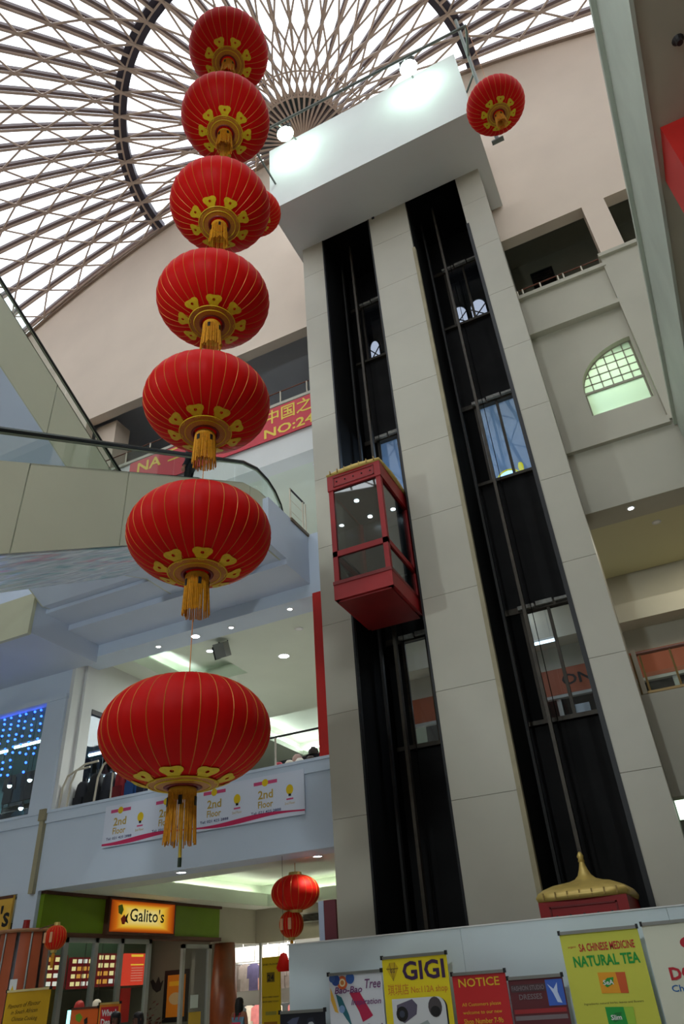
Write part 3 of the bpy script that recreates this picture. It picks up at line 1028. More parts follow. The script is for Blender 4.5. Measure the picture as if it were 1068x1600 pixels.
def lantern(name, label, loc, R=0.652, H=0.41, ribs=32, big=True, tail=False, group=None, rz=0.0, cord=1.0, silkm=None):
    t = thing(name, label, 'lantern', loc, group, rz)
    silkm = silkm or M_lantern
    prof = body_profile(R, H, 0.15 * R / 0.652)
    n = ribs * 3
    vs, fs = [], []
    for (r, z) in prof:
        for k in range(n):
            a = 2 * PI * k / n
            q = 1.0 if k % 3 == 0 else 1.012
            vs.append((r * q * math.cos(a), r * q * math.sin(a), z))
    m = len(prof)
    for i in range(m - 1):
        for k in range(n):
            fs.append((i * n + k, i * n + (k + 1) % n, (i + 1) * n + (k + 1) % n, (i + 1) * n + k))
    fs.append(tuple(range((m - 1) * n, m * n)))
    body = MB().add(vs, fs).build('body', silkm, t, smooth=True, local=True)
    gl = MB()
    for k in range(ribs):
        a = 2 * PI * k / ribs
        gl.tube([((r + 0.002) * math.cos(a), (r + 0.002) * math.sin(a), z) for r, z in prof[1:-1]], 0.0032 * R / 0.652, 4, cap=False)
    gl.build('gold_piping', M_goldline, body, local=True)
    s = R / 0.652
    # top boss and cord
    MB().lathe([(0.0001, H + 0.05 * s), (0.05 * s, H + 0.045 * s), (0.15 * s, H + 0.01 * s), (0.17 * s, H - 0.03 * s)], 20).build('top_cap', silkm, t, smooth=True, local=True)
    MB().tube([(0, 0, H), (0, 0, H + cord)], 0.004 if big else 0.006, 5).build('cord', M_goldline if big else M_ink, t, local=True)
    if not big:
        return t
    # gold medallion hugging the underside
    def ring(r0, r1, off, nn=48, steps=3):
        mb = MB()
        pr = [(r0 + (r1 - r0) * i / steps, body_z(R, H, r0 + (r1 - r0) * i / steps) - off) for i in range(steps + 1)]
        mb.lathe(pr, nn)
        return mb
    ring(0.135 * s, 0.268 * s, 0.010).build('medallion', M_medal, t, smooth=True, local=True)
    for rr in (0.262, 0.205):
        mb = MB()
        mb.tube([(rr * s * math.cos(2 * PI * k / 40), rr * s * math.sin(2 * PI * k / 40), body_z(R, H, rr * s) - 0.012) for k in range(41)], 0.006 * s, 5)
        mb.build('medallion_ring', M_goldcloth, t, local=True)
    for k in range(8):
        a = 2 * PI * (k + 0.5) / 8
        mb = MB()
        def M(u, v):
            # u tangential, v radial from the lantern axis
            x, y = v * math.cos(a) - u * math.sin(a), v * math.sin(a) + u * math.cos(a)
            return (x, y, body_z(R, H, math.hypot(x, y)) - 0.010)
        nn = 22
        c = 0.322 * s
        outl = []
        for i in range(nn):
            f = 2 * PI * i / nn
            rad = 0.072 * (1 - 0.20 * math.cos(3 * f))
            outl.append((rad * 1.12 * s * math.sin(f), rad * s * math.cos(f)))
        hole = [(0.016 * s * math.sin(2 * PI * i / nn), 0.010 * s + 0.016 * s * math.cos(2 * PI * i / nn)) for i in range(nn)]
        o = [M(u, c + v) for u, v in outl]
        h = [M(u, c + v) for u, v in hole]
        mb.add(o + h, [(i, (i + 1) % nn, nn + (i + 1) % nn, nn + i) for i in range(nn)])
        mb.add([M(-0.022 * s, 0.262 * s), M(0.022 * s, 0.262 * s), M(0.022 * s, 0.285 * s), M(-0.022 * s, 0.285 * s)], [(0, 1, 2, 3)])
        mb.build('cloud_ornament', M_goldcloth, t, local=True)
    # mouth ring and tassel
    zb = body_z(R, H, 0.15 * s)
    MB().lathe([(0.135 * s, zb + 0.02), (0.145 * s, zb - 0.012), (0.125 * s, zb - 0.022), (0.112 * s, zb), (0.112 * s, zb + 0.04)], 28).build('mouth_ring', M_reddark, t, smooth=True, local=True)
    MB().lathe([(0.0001, 0), (0.075 * s, 0.0)], 20, (0, 0, zb - 0.03)).build('inner_disc', silk('inner_disc_silk', (240, 110, 60), 0.5), t, local=True)
    tz = zb - 0.02
    MB().lathe([(0.098 * s, tz), (0.104 * s, tz - 0.01), (0.101 * s, tz - 0.055), (0.098 * s, tz - 0.055), (0.096 * s, tz)], 24).build('tassel_collar', mat('tassel_collar_cloth', (206, 148, 30), 0.6), t, smooth=True, local=True)
    fr = MB()
    rnd = random.Random(5)
    for k in range(48):
        a = 2 * PI * k / 48
        r0 = 0.100 * s
        L = 0.36 * s + rnd.uniform(-0.012, 0.012)
        j = rnd.uniform(-0.012, 0.012)
        p0 = (r0 * math.cos(a), r0 * math.sin(a), tz - 0.02)
        p1 = ((r0 + 0.012 + j) * math.cos(a + j), (r0 + 0.012 + j) * math.sin(a + j), tz - 0.02 - L)
        fr.tube([p0, p1], 0.0054 * s, 4)
    fo = fr.build('fringe', M_fringe, t, local=True)
    fo['kind'] = 'stuff'
    sl = MB()
    for k in range(5):
        a = 2 * PI * k / 5 + 0.2
        c, d = math.cos(a), math.sin(a)
        for (u0, u1) in ((-0.014, 0.014),):
            q = [(0.106 * s * c - u * d, 0.106 * s * d + u * c, z) for u, z in ((u0 * s, tz - 0.065), (u1 * s, tz - 0.065), (u1 * s, tz - 0.13 * s), (u0 * s, tz - 0.13 * s))]
            sl.prism(q, (0.006 * c, 0.006 * d, 0))
    sl.build('tassel_slots', M_black, t, local=True)['kind'] = 'stuff'
    if tail:
        MB().tube([(0, 0, tz - 0.1), (0.01, 0, tz - 0.47)], 0.012, 6).build('tail_cord', mat('tail_cord_cloth', (206, 176, 60), 0.6), t, local=True)
        MB().lathe([(0.0001, -0.06), (0.014, -0.06), (0.014, 0.0), (0.0001, 0.0)], 8, (0.01, 0, tz - 0.47)).build('tail_bead', mat('tail_bead_glaze', (40, 52, 36), 0.4), t, local=True)
    return t

# medallion print: gold fretwork on darker ground
m = bpy.data.materials.new('medallion_print')
m.use_nodes = True
nt = m.node_tree
b = nt.nodes['Principled BSDF']
tc = nt.nodes.new('ShaderNodeTexCoord')
br = nt.nodes.new('ShaderNodeTexBrick')
br.inputs['Scale'].default_value = 30
br.inputs['Color1'].default_value = (*lin((206, 156, 26)), 1)
br.inputs['Color2'].default_value = (*lin((196, 138, 22)), 1)
br.inputs['Mortar'].default_value = (*lin((140, 48, 16)), 1)
br.inputs['Mortar Size'].default_value = 0.05
nt.links.new(tc.outputs['Object'], br.inputs['Vector'])
nt.links.new(br.outputs['Color'], b.inputs['Base Color'])
b.inputs['Roughness'].default_value = 0.5
M_medal = m

LX, LY = -3.385, 4.5
ordl = ['lowest and largest-looking red lantern of the tall hanging line, with a beaded tail',
        'red lantern second from the bottom of the tall hanging line, below the escalator handrail',
        'red lantern third from the bottom of the tall line, overlapping the red banner',
        'middle red lantern of the seven in the tall hanging line',
        'red lantern third from the top of the tall line, another peeping from behind',
        'red lantern second from the top of the tall line, beside the dark dome hub',
        'topmost red lantern of the tall hanging line, under the dome']
zs = [3.42, 5.23, 6.87, 8.51, 10.39, 12.62, 14.82]
for i, (lb, z) in enumerate(zip(ordl, zs)):
    up = (zs[i + 1] - z - 0.41 - 0.70) if i < 6 else dome_z(10) - z - 0.5
    lantern('red_lantern', lb, (LX + [-.02, 0, 0, .005, .03, .04, .03][i], LY, z), tail=(i == 0), group='red lanterns in the tall hanging line', rz=0.35 * i, cord=max(0.3, up + 0.3) if i < 6 else up)
lantern('red_lantern', 'red lantern on a steel rod right of the white tower head', (0.56, 9.3, 18.06), group='lanterns hung beside the tower head', cord=4.1)
lantern('red_lantern', 'red lantern mostly hidden behind the tall line, left of the tower head', (-5.80, 9.3, 18.56), group='lanterns hung beside the tower head', cord=3.8, silkm=M_lantern2)
# steel pipe rail that carries them, with floodlights
pr = thing('hanging_rail', 'grey steel pipe rail with droppers in front of the white tower head', 'pipe rail', (-2.5, 9.3, 16.8))
M_pipe = mat('pipe_grey_paint', (112, 118, 112), 0.5, 0.2)
MB().tube([(-5.80, 9.3, 22.4), (0.56, 9.3, 22.18)], 0.04, 8).build('rail', M_pipe, pr)
MB().tube([(0.39, 10.05, 17.98), (0.39, 10.05, 24.4)], 0.045, 8).build('dropper', M_pipe, pr)
MB().bar((0.25, 10.05, 17.96), (0.53, 10.05, 17.96), 0.10, 0.05).build('foot', M_pipe, pr)
MB().tube([(0.56, 9.3, 22.18), (0.39, 10.05, 22.18)], 0.035, 8).build('dropper', M_pipe, pr)
MB().tube([(-5.80, 9.3, 21.5), (-5.80, 9.3, 23.3)], 0.04, 8).build('dropper', M_pipe, pr)
MB().tube([(0.39, 10.05, 21.3), (0.06, 10.45, 21.3)], 0.03, 8).build('brace', M_pipe, pr)
MB().tube([(-5.80, 9.3, 21.5), (-5.80, 10.45, 21.5)], 0.03, 8).build('brace', M_pipe, pr)
for x in (-5.05, -1.2):
    MB().tube([(x, 9.3, 22.3), (x, 10.5, 23.42)], 0.025, 6).build('brace', M_pipe, pr)
for k, (x, lb) in enumerate(((-5.10, 'bright floodlight at the left end of the tower head'), (-1.18, 'bright floodlight towards the right end of the tower head'))):
    f = thing('floodlight', lb, 'floodlight', (x, 9.75, 22.75))
    bx = MB()
    bx.box(-0.2, -0.1, -0.13, 0.2, 0.1, 0.13)
    rot = Matrix.Rotation(math.radians(-62), 4, 'X')
    bx.xf(rot).build('housing', M_darkmetal, f, local=True)
    ln = MB().ball((0, 0.09, 0), 0.25, 18, 10, 1.0, 0.75, 0.85).xf(rot)  # ball made oversized so its shape takes in the lamp's glare
    ln.build('lens', M_floodlens, f, local=True)
    MB().box(-0.22, -0.02, 0.05, -0.2, 0.02, 0.3).box(0.2, -0.02, 0.05, 0.22, 0.02, 0.3).box(-0.22, -0.02, 0.28, 0.22, 0.02, 0.3).build('bracket', M_darkmetal, f, local=True)
    lamp('floodlight_beam', 'SPOT', (x, 9.80, 22.60), 420, (0.74, 1.0, 0.86), 0.10, rot=(math.radians(42), 0, math.radians(-38)), spot=math.radians(78), parent=f)

# unseen floodlights added behind the viewpoint to brighten the lower walls
for x, tx, lb in ((-9.5, -10.0, 'added unseen floodlight behind the viewpoint on the escalator side'), (-1.5, -3.0, 'added unseen floodlight behind the viewpoint facing the lift tower')):
    f = thing('floodlight', lb, 'floodlight', (x, YF + 0.25, 8.6))
    MB().box(-0.3, -0.22, -0.2, 0.3, 0.0, 0.2).build('housing', M_darkmetal, f, local=True)
    MB().box(-0.26, 0.0, -0.16, 0.26, 0.012, 0.16).build('lens', M_lens, f, local=True)
    dv = Vector((tx, 12.5, 5.0)) - Vector((x, YF + 0.3, 8.6))
    l = lamp('floodlight_beam', 'SPOT', (x, YF + 0.32, 8.6), 1250, (0.86, 0.97, 1.0), 0.2, spot=math.radians(110), parent=f)
    l.rotation_euler = dv.to_track_quat('-Z', 'Y').to_euler()

# ground floor lanterns
def small_lantern(name, label, loc, r, h, cord, tass=True):
    t = thing(name, label, 'lantern', loc)
    prof = body_profile(r, h, r * 0.28, 14)
    MB().lathe(prof, 28).build('body', M_lantern2, t, smooth=True, local=True)
    gl = MB()
    for k in range(20):
        a = 2 * PI * k / 20
        gl.tube([((q + 0.002) * math.cos(a), (q + 0.002) * math.sin(a), z) for q, z in prof], 0.004, 4, cap=False)
    gl.build('gold_piping', M_goldline, t, local=True)
    zt = prof[-1][1]
    MB().lathe([(0.0001, zt + 0.06), (r * 0.26, zt + 0.06), (r * 0.30, zt - 0.01)], 16).build('top_cap', M_gold, t, local=True)
    MB().lathe([(r * 0.30, -zt + 0.01), (r * 0.26, -zt - 0.05), (0.0001, -zt - 0.05)], 16).build('bottom_cap', M_gold, t, local=True)
    MB().tube([(0, 0, zt), (0, 0, zt + cord)], 0.006, 5).build('cord', M_goldline, t, local=True)
    if tass:
        MB().lathe([(0.0001, 0), (0.02, 0), (0.035, -0.03), (0.03, -0.26), (0.0001, -0.26)], 10, (0, 0, -zt - 0.05)).build('tassel', M_fringe, t, local=True)
    return t
small_lantern('red_lantern', 'wide red lantern hanging under the ground floor ceiling left of the tower', (-7.95, 14.5, 3.36), 0.50, 0.33, 0.24, False)
t = small_lantern('red_lantern', 'small round red lantern hung directly beneath the wide one', (-8.06, 14.5, 2.80), 0.245, 0.24, 0.02)
for s in (-0.09, 0.09):
    MB().box(s - 0.035, -0.246, -0.10, s + 0.035, -0.225, 0.10).build('paper_character', mat('pale_paper', (206, 150, 110), 0.7), t, local=True)
M_brown2 = mat('bracket_brown', (90, 60, 44), 0.5)
t = small_lantern('red_lantern', 'small round red lantern beside the terracotta column', (-12.45, 12.55, 2.88), 0.215, 0.22, 0.04)
for s in (-0.08, 0.08):
    MB().box(s - 0.03, -0.214, -0.09, s + 0.03, -0.197, 0.09).build('paper_character', mat('pale_paper', (206, 150, 110), 0.7), t, local=True)
MB().tube([(0, 0, 0.25), (-0.75, 0.25, 0.22)], 0.012, 5).build('bracket', M_brown2, t, local=True)
t = thing('red_ornament', 'red pointed paper ornament hanging at the hoarding edge', 'ornament', (-7.8, 13.7, 2.05))
MB().lathe([(0.0001, 0.24), (0.06, 0.22), (0.14, 0.0), (0.10, -0.06), (0.0001, -0.06)], 12).build('body', M_lantern2, t, local=True, smooth=True)
MB().tube([(0, 0, 0.22), (0, 0, 1.9)], 0.004, 5).build('cord', M_ink, t, local=True)

# ================================================================== BANNERS ON THE GALLERIES
M_bred = mat('red_banner_vinyl', (196, 44, 58), 0.55)
M_byel = mat('yellow_banner_print', (226, 196, 70), 0.6)
t = thing('banner', 'long red banner with yellow Chinese characters on the left-hand top gallery', 'banner', (-9.6, 13.38, 14.7))
B = Board((-12.95, 13.42, 15.86), (1, 0, 0), (0, -1, 0), t)
B.slab('cloth', 6.6, 1.16, M_bred, 0.02)
B.text('中国之', 4.98, 0.53, 0.40, M_byel, 1.52, bold=0.012)
B.text('NO:24', 4.93, 1.06, 0.33, M_byel, 1.62, bold=0.02)
B.text('NA', 0.32, 0.50, 0.40, M_byel, 0.92, bold=0.02)
B.text('三', 1.50, 0.50, 0.42, M_byel, 0.45, bold=0.012)

M_bwhite = mat('white_banner_vinyl', (214, 220, 236), 0.5)
M_bpink = mat('pink_banner_print', (206, 74, 122), 0.6)
M_bgold = mat('mustard_banner_print', (192, 160, 70), 0.6)
M_bnavy = mat('navy_banner_print', (50, 56, 110), 0.6)
M_byellow = mat('lamp_yellow_print', (222, 188, 20), 0.6)
t = thing('banner', 'white shop banner with a pink wave hung along the second floor edge', 'banner', (-9.7, 13.38, 4.65))
B = Board((-12.32, 13.43, 5.50), (1, 0, 0), (0, -1, 0), t)
B.slab('cloth', 5.22, 0.88, M_bwhite, 0.02)
for k in range(4):
    a = 0.12 + 1.28 * k
    B.rect(a + 0.05, 0.10, a + 0.62, 0.17, M_bpink, name='header_print')
    B.poly(disc_pts(a + 0.33, 0.135, 0.075), M_byellow, 0.006, name='logo_print')
    B.text('2nd', a + 0.34, 0.45, 0.17, M_bgold, 0.36, 'c', bold=0.02)
    B.text('Floor', a + 0.34, 0.63, 0.14, M_bgold, 0.36, 'c', bold=0.015)
    B.text('Tel: 021 425 2888', a + 0.35, 0.74, 0.055, M_bnavy, 0.72, 'c', bold=0.012)
    B.poly(disc_pts(a + 0.92, 0.36, 0.085, 14, 0.10), M_byellow, 0.006, name='logo_print')
    B.rect(a + 0.89, 0.44, a + 0.95, 0.49, M_ink, 0.006)
    B.rect(a + 0.84, 0.53, a + 1.0, 0.56, M_bpink, 0.004)
    B.text('2nd Floor', a + 0.92, 0.65, 0.05, M_bgold, 0.24, 'c')
up, dn_ = [], []
for i in range(41):
    x = 5.22 * i / 40
    c = 0.80 + 0.03 * math.sin(x * 2.3 + 0.8)
    th = 0.015 + 0.035 * (0.5 + 0.5 * math.sin(x * 2.3 - 0.8))
    up.append((x, min(0.87, c - th)))
    dn_.append((x, min(0.878, c + th)))
B.polys([[dn_[i], dn_[i + 1], up[i + 1], up[i]] for i in range(40)], mat('wave_print', (198, 40, 90), 0.6), 0.005, 'wave_print')

# ================================================================== DOWNLIGHTS AND COVES
ORD = ['first', 'second', 'third', 'fourth', 'fifth', 'sixth', 'seventh', 'eighth', 'ninth', 'tenth', 'eleventh', 'twelfth', 'thirteenth', 'fourteenth']
def downlight(label, loc, r=0.10, power=0, lens=None, color=(1, 1, 0.97)):
    t = thing('downlight', label, 'downlight', loc)
    MB().lathe([(r, 0.012), (r + 0.03, 0.012), (r + 0.03, -0.012), (r, -0.012)], 20).build('trim_ring', M_white, t, local=True)
    MB().lathe([(0.0001, -0.006), (r, -0.006), (r, 0.0), (0.0001, 0.0)], 20).build('lens', lens or M_lens, t, local=True)
    if power:
        lamp('downlight_beam', 'SPOT', (loc[0], loc[1], loc[2] - 0.05), power, color, 0.08, rot=(0, 0, 0), spot=math.radians(120), parent=t)
    return t
GR = 'downlights in the gallery ceilings'
downlight('largest downlight in the beam soffit, above the lowest lantern', (-10.38, 13.87, 9.47), 0.11, 90)
downlight('small downlight at the left end of the beam soffit', (-11.56, 13.87, 9.47), 0.06, 50)
downlight('small downlight in the beam soffit over the hanging speaker', (-9.32, 13.93, 9.47), 0.06, 50)
downlight('small downlight in the beam soffit near the red strip', (-7.55, 13.83, 9.47), 0.06, 50)
downlight('large downlight in the second floor ceiling left of the red strip', (-9.46, 16.9, 9.75), 0.15, 140)
downlight('recessed downlight in the second floor ceiling beside the red strip', (-8.2, 15.5, 9.75), 0.09, 0, mat('dim_lens', (250, 250, 250), 0.4))
downlight('recessed downlight in the second floor ceiling beyond the largest one', (-11.0, 15.4, 9.75), 0.09, 60)
downlight('downlight in the third floor ceiling under the red banner', (-7.30, 14.2, 14.25), 0.12, 120)
downlight('recessed unlit downlight next to the lit one under the red banner', (-6.95, 14.55, 14.25), 0.09, 0, mat('dim_lens', (250, 250, 250), 0.4))
downlight('downlight in the ground floor beam directly under the tassel tail', (-10.38, 13.84, 3.95), 0.10, 50)
downlight('downlight in the ground floor ceiling next to the tower', (-7.30, 14.3, 3.95), 0.09, 50)
downlight('downlight behind the top of the wide ground floor lantern', (-8.3, 15.2, 4.62), 0.09, 30)
downlight('downlight in the right-hand beam soffit', (0.61, 13.75, 9.55), 0.06, 60, M_lens, (1, 0.95, 0.82))
downlight('dim downlight in the right-hand first gallery ceiling', (1.07, 15.0, 9.75), 0.07, 40, mat('dim_lens', (250, 250, 250), 0.4), (1, 0.95, 0.82))
downlight('tiny warm downlight over the bright clothes shop', (-12.2, 22.5, 3.95), 0.06, 3, M_lenswarm, (1, 0.85, 0.6))
downlight('tiny warm downlight right of the one over the clothes shop', (-11.2, 22.5, 3.95), 0.06, 3, M_lenswarm, (1, 0.85, 0.6))

def tube_lamp(label, p, q, r=0.03, group=None, m=None, hang=None):
    p, q = Vector(p), Vector(q)
    t = thing('tube_lamp', label, 'tube lamp', (p + q) / 2, group)
    MB().tube([p, q], r, 8).build('tube', m or M_tubeL, t)
    MB().bar(p + Vector((0, 0, 0.06)), q + Vector((0, 0, 0.06)), 0.08, 0.05).build('batten', M_white, t)
    if hang:
        for f in (0.2, 0.8):
            c = p.lerp(q, f)
            MB().tube([(c.x, c.y, c.z + 0.06), (c.x, c.y, hang)], 0.006, 5).build('suspension', M_alu, t)
    return t
M_cove = emit('cove_tube', (240, 250, 226), 55.0)
M_cove3 = emit('white_cove_tube', (236, 255, 246), 110.0)
# lamps lying on the ledges of the raised trays
gl = 'hidden cove lamps round the raised ceiling trays'
RUN = [0]
def cove_run(x0, y0, x1, y1, z, n, m=None):
    RUN[0] += 1
    where = ['left ledge of the ground floor tray', 'far ledge of the ground floor tray', 'left ledge of the nearer second floor tray', 'near ledge of the nearer second floor tray', 'right ledge of the nearer second floor tray', 'left ledge of the far second floor tray', 'far ledge of the far second floor tray', 'right ledge of the far second floor tray'][RUN[0] - 1]
    for k in range(n):
        a, b = (k + 0.06) / n, (k + 0.94) / n
        tube_lamp(ORD[k] + ' cove tube lamp along the ' + where, (x0 + (x1 - x0) * a, y0 + (y1 - y0) * a, z), (x0 + (x1 - x0) * b, y0 + (y1 - y0) * b, z), 0.025, gl, m or M_cove)
cove_run(G0 - 0.3, H0, G0 - 0.3, H1, 4.22, 4)
cove_run(G0, H1 + 0.3, G1, H1 + 0.3, 4.22, 3, emit('soft_cove_tube', (240, 250, 226), 40.0))
cove_run(T[0][0] - 0.2, T[0][2], T[0][0] - 0.2, T[0][3], 10.02, 2, M_cove3)
cove_run(T[0][0], T[0][2] - 0.2, T[0][1], T[0][2] - 0.2, 10.02, 2, M_cove3)
cove_run(T[0][1] + 0.2, T[0][2], T[0][1] + 0.2, T[0][3], 10.02, 2, M_cove3)
M_cove2 = emit('bright_cove_tube', (240, 255, 246), 110.0)
cove_run(T[1][0] - 0.2, T[1][2], T[1][0] - 0.2, T[1][3], 10.02, 3, M_cove2)
cove_run(T[1][0], T[1][3] + 0.2, T[1][1], T[1][3] + 0.2, 10.02, 3, M_cove2)
cove_run(T[1][1] + 0.2, T[1][2], T[1][1] + 0.2, T[1][3], 10.02, 3, M_cove2)

t = thing('ceiling_light', 'bright square ceiling light glimpsed under the right-hand gallery at the frame edge', 'ceiling light', (0.7, 18.8, 4.5))
MB().box(-0.6, 17.4, 4.53, 2.0, 20.2, 4.594).build('tray', M_alu, t)
MB().box(-0.55, 17.45, 4.50, 1.95, 20.15, 4.53).build('diffuser', emit('panel_diffuser', (226, 255, 226), 2.2), t)
t = thing('hanging_speaker', 'small grey box speaker hanging from the second floor ceiling', 'speaker', (-10.32, 15.1, 9.3))
MB().box(-0.17, -0.14, 0, 0.17, 0.14, 0.40).xf(Matrix.Rotation(0.5, 4, 'X')).build('cabinet', mat('speaker_grey', (132, 134, 130), 0.6), t, local=True)
MB().box(-0.19, -0.16, -0.02, -0.16, 0.10, 0.34).xf(Matrix.Rotation(0.5, 4, 'X')).build('grille', M_black, t, local=True)
MB().box(-0.15, -0.06, 0.36, -0.13, -0.03, 0.45).box(0.13, -0.06, 0.36, 0.15, -0.03, 0.45).build('bracket', M_darkmetal, t, local=True)
tag(MB().lathe([(0.0001, -0.04), (0.05, -0.04), (0.07, 0), (0.0001, 0)], 12, (-8.6, 17.6, 9.75)).build('smoke_detector', M_darkmetal), 'small dark smoke detector on the second floor ceiling', 'detector')

# ================================================================== SECOND FLOOR, LEFT
# corner shop with tube lights
M_teal = mat('shop_teal_wall', (104, 140, 150), 0.7)
M_shopdark = mat('shop_dark_fixture', (30, 34, 42), 0.6, var=0.3)
struct('wall_shop', MB().box(-14.12, 13.85, 5.3, -13.92, 14.2, 9.75), M_white)
struct('wall_shop', MB().box(-14.0, 14.2, 8.32, -13.92, 21.4, 9.75), M_white)
struct('wall_shop', MB().box(-14.0, 17.2, 5.3, -13.92, 21.4, 8.32), M_white)
struct('wall_shop', MB().box(-25.2, 19.0, 5.3, -14.0, 19.2, 9.75), M_teal)
struct('ceiling', MB().box(-25.2, YW + 0.45, 8.75, -14.0, 19.0, 8.85), M_teal)
w = struct('window_2', MB().box(-14.0, 14.2, 8.22, -13.9, 17.2, 8.34).box(-14.0, 15.7, 5.3, -13.9, 15.76, 8.3), M_darkmetal)
MB().box(-13.97, 14.2, 5.3, -13.96, 15.7, 8.22).build('pane', M_darkglass, w)
MB().box(-13.97, 15.76, 5.3, -13.96, 17.2, 8.22).build('pane', M_darkglass, w)
w = struct('window_3', MB().box(-25, YW + 0.1, 5.68, -14.78, YW + 0.2, 5.74).box(-18.2, YW + 0.1, 5.68, -18.12, YW + 0.2, 8.5), M_alu)
MB().box(-18.1, YW + 0.14, 5.74, -14.78, YW + 0.15, 8.5).build('pane', M_glass, w)
MB().box(-25, YW + 0.14, 5.74, -18.2, YW + 0.15, 8.5).build('pane', M_glass, w)
gt = 'tube lamps in the corner shop'
for (x, y, z, L, lb) in ((-17.55, 15.5, 8.35, 1.1, 'long tube lamp in the corner shop seen through the front window'),
                         (-18.9, 15.5, 8.30, 1.0, 'tube lamp at the left frame edge in the corner shop'),
                         (-16.7, 15.5, 8.40, 0.35, 'short tube lamp at the right of the front shop window'),
                         (-19.3, 15.7, 7.45, 1.0, 'lower tube lamp at the left edge of the front shop window'),
                         (-15.1, 16.0, 7.78, 0.9, 'upper tube lamp seen through the side shop window'),
                         (-15.9, 16.0, 7.75, 0.25, 'short upper tube lamp in the side shop window'),
                         (-15.5, 16.3, 7.15, 0.7, 'lower left tube lamp seen through the side shop window'),
                         (-14.6, 16.3, 7.18, 0.7, 'lower right tube lamp seen through the side shop window')):
    tube_lamp(lb, (x - L / 2, y, z), (x + L / 2, y, z), 0.045, gt, None, 8.75)
for (x, y, z, lb) in ((-17.2, 14.8, 6.98, 'round shop spot lamp low in the front window, left of two'), (-16.45, 14.8, 7.02, 'round shop spot lamp in the front window over the dark racks'),
                      (-16.6, 14.8, 6.30, 'round spot lamp near the bottom centre of the front shop window'), (-15.75, 14.8, 6.42, 'round spot lamp at the bottom right of the front shop window'),
                      (-17.9, 14.8, 6.22, 'round spot lamp at the bottom left of the front shop window')):
    s = thing('spot_lamp', lb, 'spot lamp', (x, y, z))
    MB().lathe([(0.0001, 0.10), (0.05, 0.09), (0.075, 0.0), (0.0001, 0.0)], 12).build('shade', M_shopdark, s, local=True)
    MB().ball((0, 0, -0.01), 0.06, 10, 6).build('bulb', emit('shop_bulb', (214, 248, 255), 14), s, local=True)
    MB().tube([(0, 0, 0.09), (0, 0, 8.75 - z)], 0.006, 5).build('cord', M_black, s, local=True)
M_led = emit('blue_led', (40, 84, 255), 9.0)
rnd = random.Random(3)
for k in range(14):
    x = -18.5 + 3.6 * k / 13
    s = thing('led_strand', ORD[k] + ' strand from the left of the blue string lights in the front shop window', 'string lights', (x, YW + 0.4, 8.6), 'blue string lights in the corner shop window')
    L = rnd.choice((0.8, 1.3, 1.7, 2.2))
    MB().tube([(x, YW + 0.4, 8.6), (x, YW + 0.4, 8.6 - L)], 0.006, 4).build('wire', M_black, s)
    mb = MB()
    z = 8.55
    while z > 8.6 - L:
        mb.ball((x + rnd.uniform(-0.03, 0.03), YW + 0.4, z), 0.034, 6, 4)
        z -= rnd.uniform(0.12, 0.24)
    o = mb.build('bulbs', M_led, s)
    o['kind'] = 'stuff'
# dark clothes racks in the shop
cl = [(26, 28, 36), (40, 44, 54), (70, 30, 34), (34, 60, 70), (20, 22, 26), (60, 64, 72)]
def garment(t, x, y, z, c, name='garment', along='x', ln=1.0):
    mb = MB()
    w = 0.24
    pts = [(-w * 0.4, 0), (-w, -0.08), (-w * 1.1, -0.42), (-w * 0.75, -0.42), (-w * 0.72, -0.2), (-w * 0.75, -ln * 0.85), (w * 0.75, -ln * 0.85), (w * 0.72, -0.2), (w * 0.75, -0.42), (w * 1.1, -0.42), (w, -0.08), (w * 0.4, 0)]
    if along == 'x':
        mb.prism([(x - 0.035, y + a, z + b) for a, b in pts], (0.07, 0, 0))
    else:
        mb.prism([(x + a, y - 0.035, z + b) for a, b in pts], (0, 0.07, 0))
    return mb.build(name, mat('cloth_%d_%d_%d' % c, c, 0.85, var=0.15, scale=8), t)
def rack(label, x0, x1, y, z, n, cols, seed, face='y', h=1.25, ln=1.0, foot=None):
    t = thing('clothes_rack', label, 'clothes rack', ((x0 + x1) / 2, y, z))
    MB().tube([(x0, y, foot or z), (x0, y, z + h), (x1, y, z + h), (x1, y, foot or z)], 0.018, 6).build('frame', M_darkmetal, t)
    r = random.Random(seed)
    for k in range(n):
        x = x0 + 0.15 + (x1 - x0 - 0.3) * k / max(1, n - 1)
        garment(t, x, y + r.uniform(-0.02, 0.02), z + h, r.choice(cols), along=('x' if face == 'y' else 'y'), ln=ln)
    return t
rack('dark clothes rack in the front window of the corner shop, upper row', -18.6, -15.4, 15.9, 6.3, 9, cl, 4, 'x', 1.35, 0.95, 5.302)
rack('dark clothes rack low in the front window of the corner shop', -18.6, -15.1, 15.0, 5.3, 9, cl, 5, 'x', 1.0, 0.8)

t = thing('display_wall', 'dark display wall of hanging clothes at the back of the corner shop window', 'display wall', (-17.0, 16.7, 5.302))
MB().box(-19.6, 16.75, 5.302, -14.9, 16.85, 7.95).build('back_panel', M_shopdark, t)
for zz in (6.6, 7.85):
    MB().tube([(-19.5, 16.6, zz), (-15.0, 16.6, zz)], 0.015, 6).build('rail', M_metal, t)
rnd = random.Random(6)
for zz in (6.6, 7.85):
    for k in range(15):
        garment(t, -19.3 + 4.2 * k / 14, 16.62, zz, rnd.choice(cl), along='y', ln=1.05)
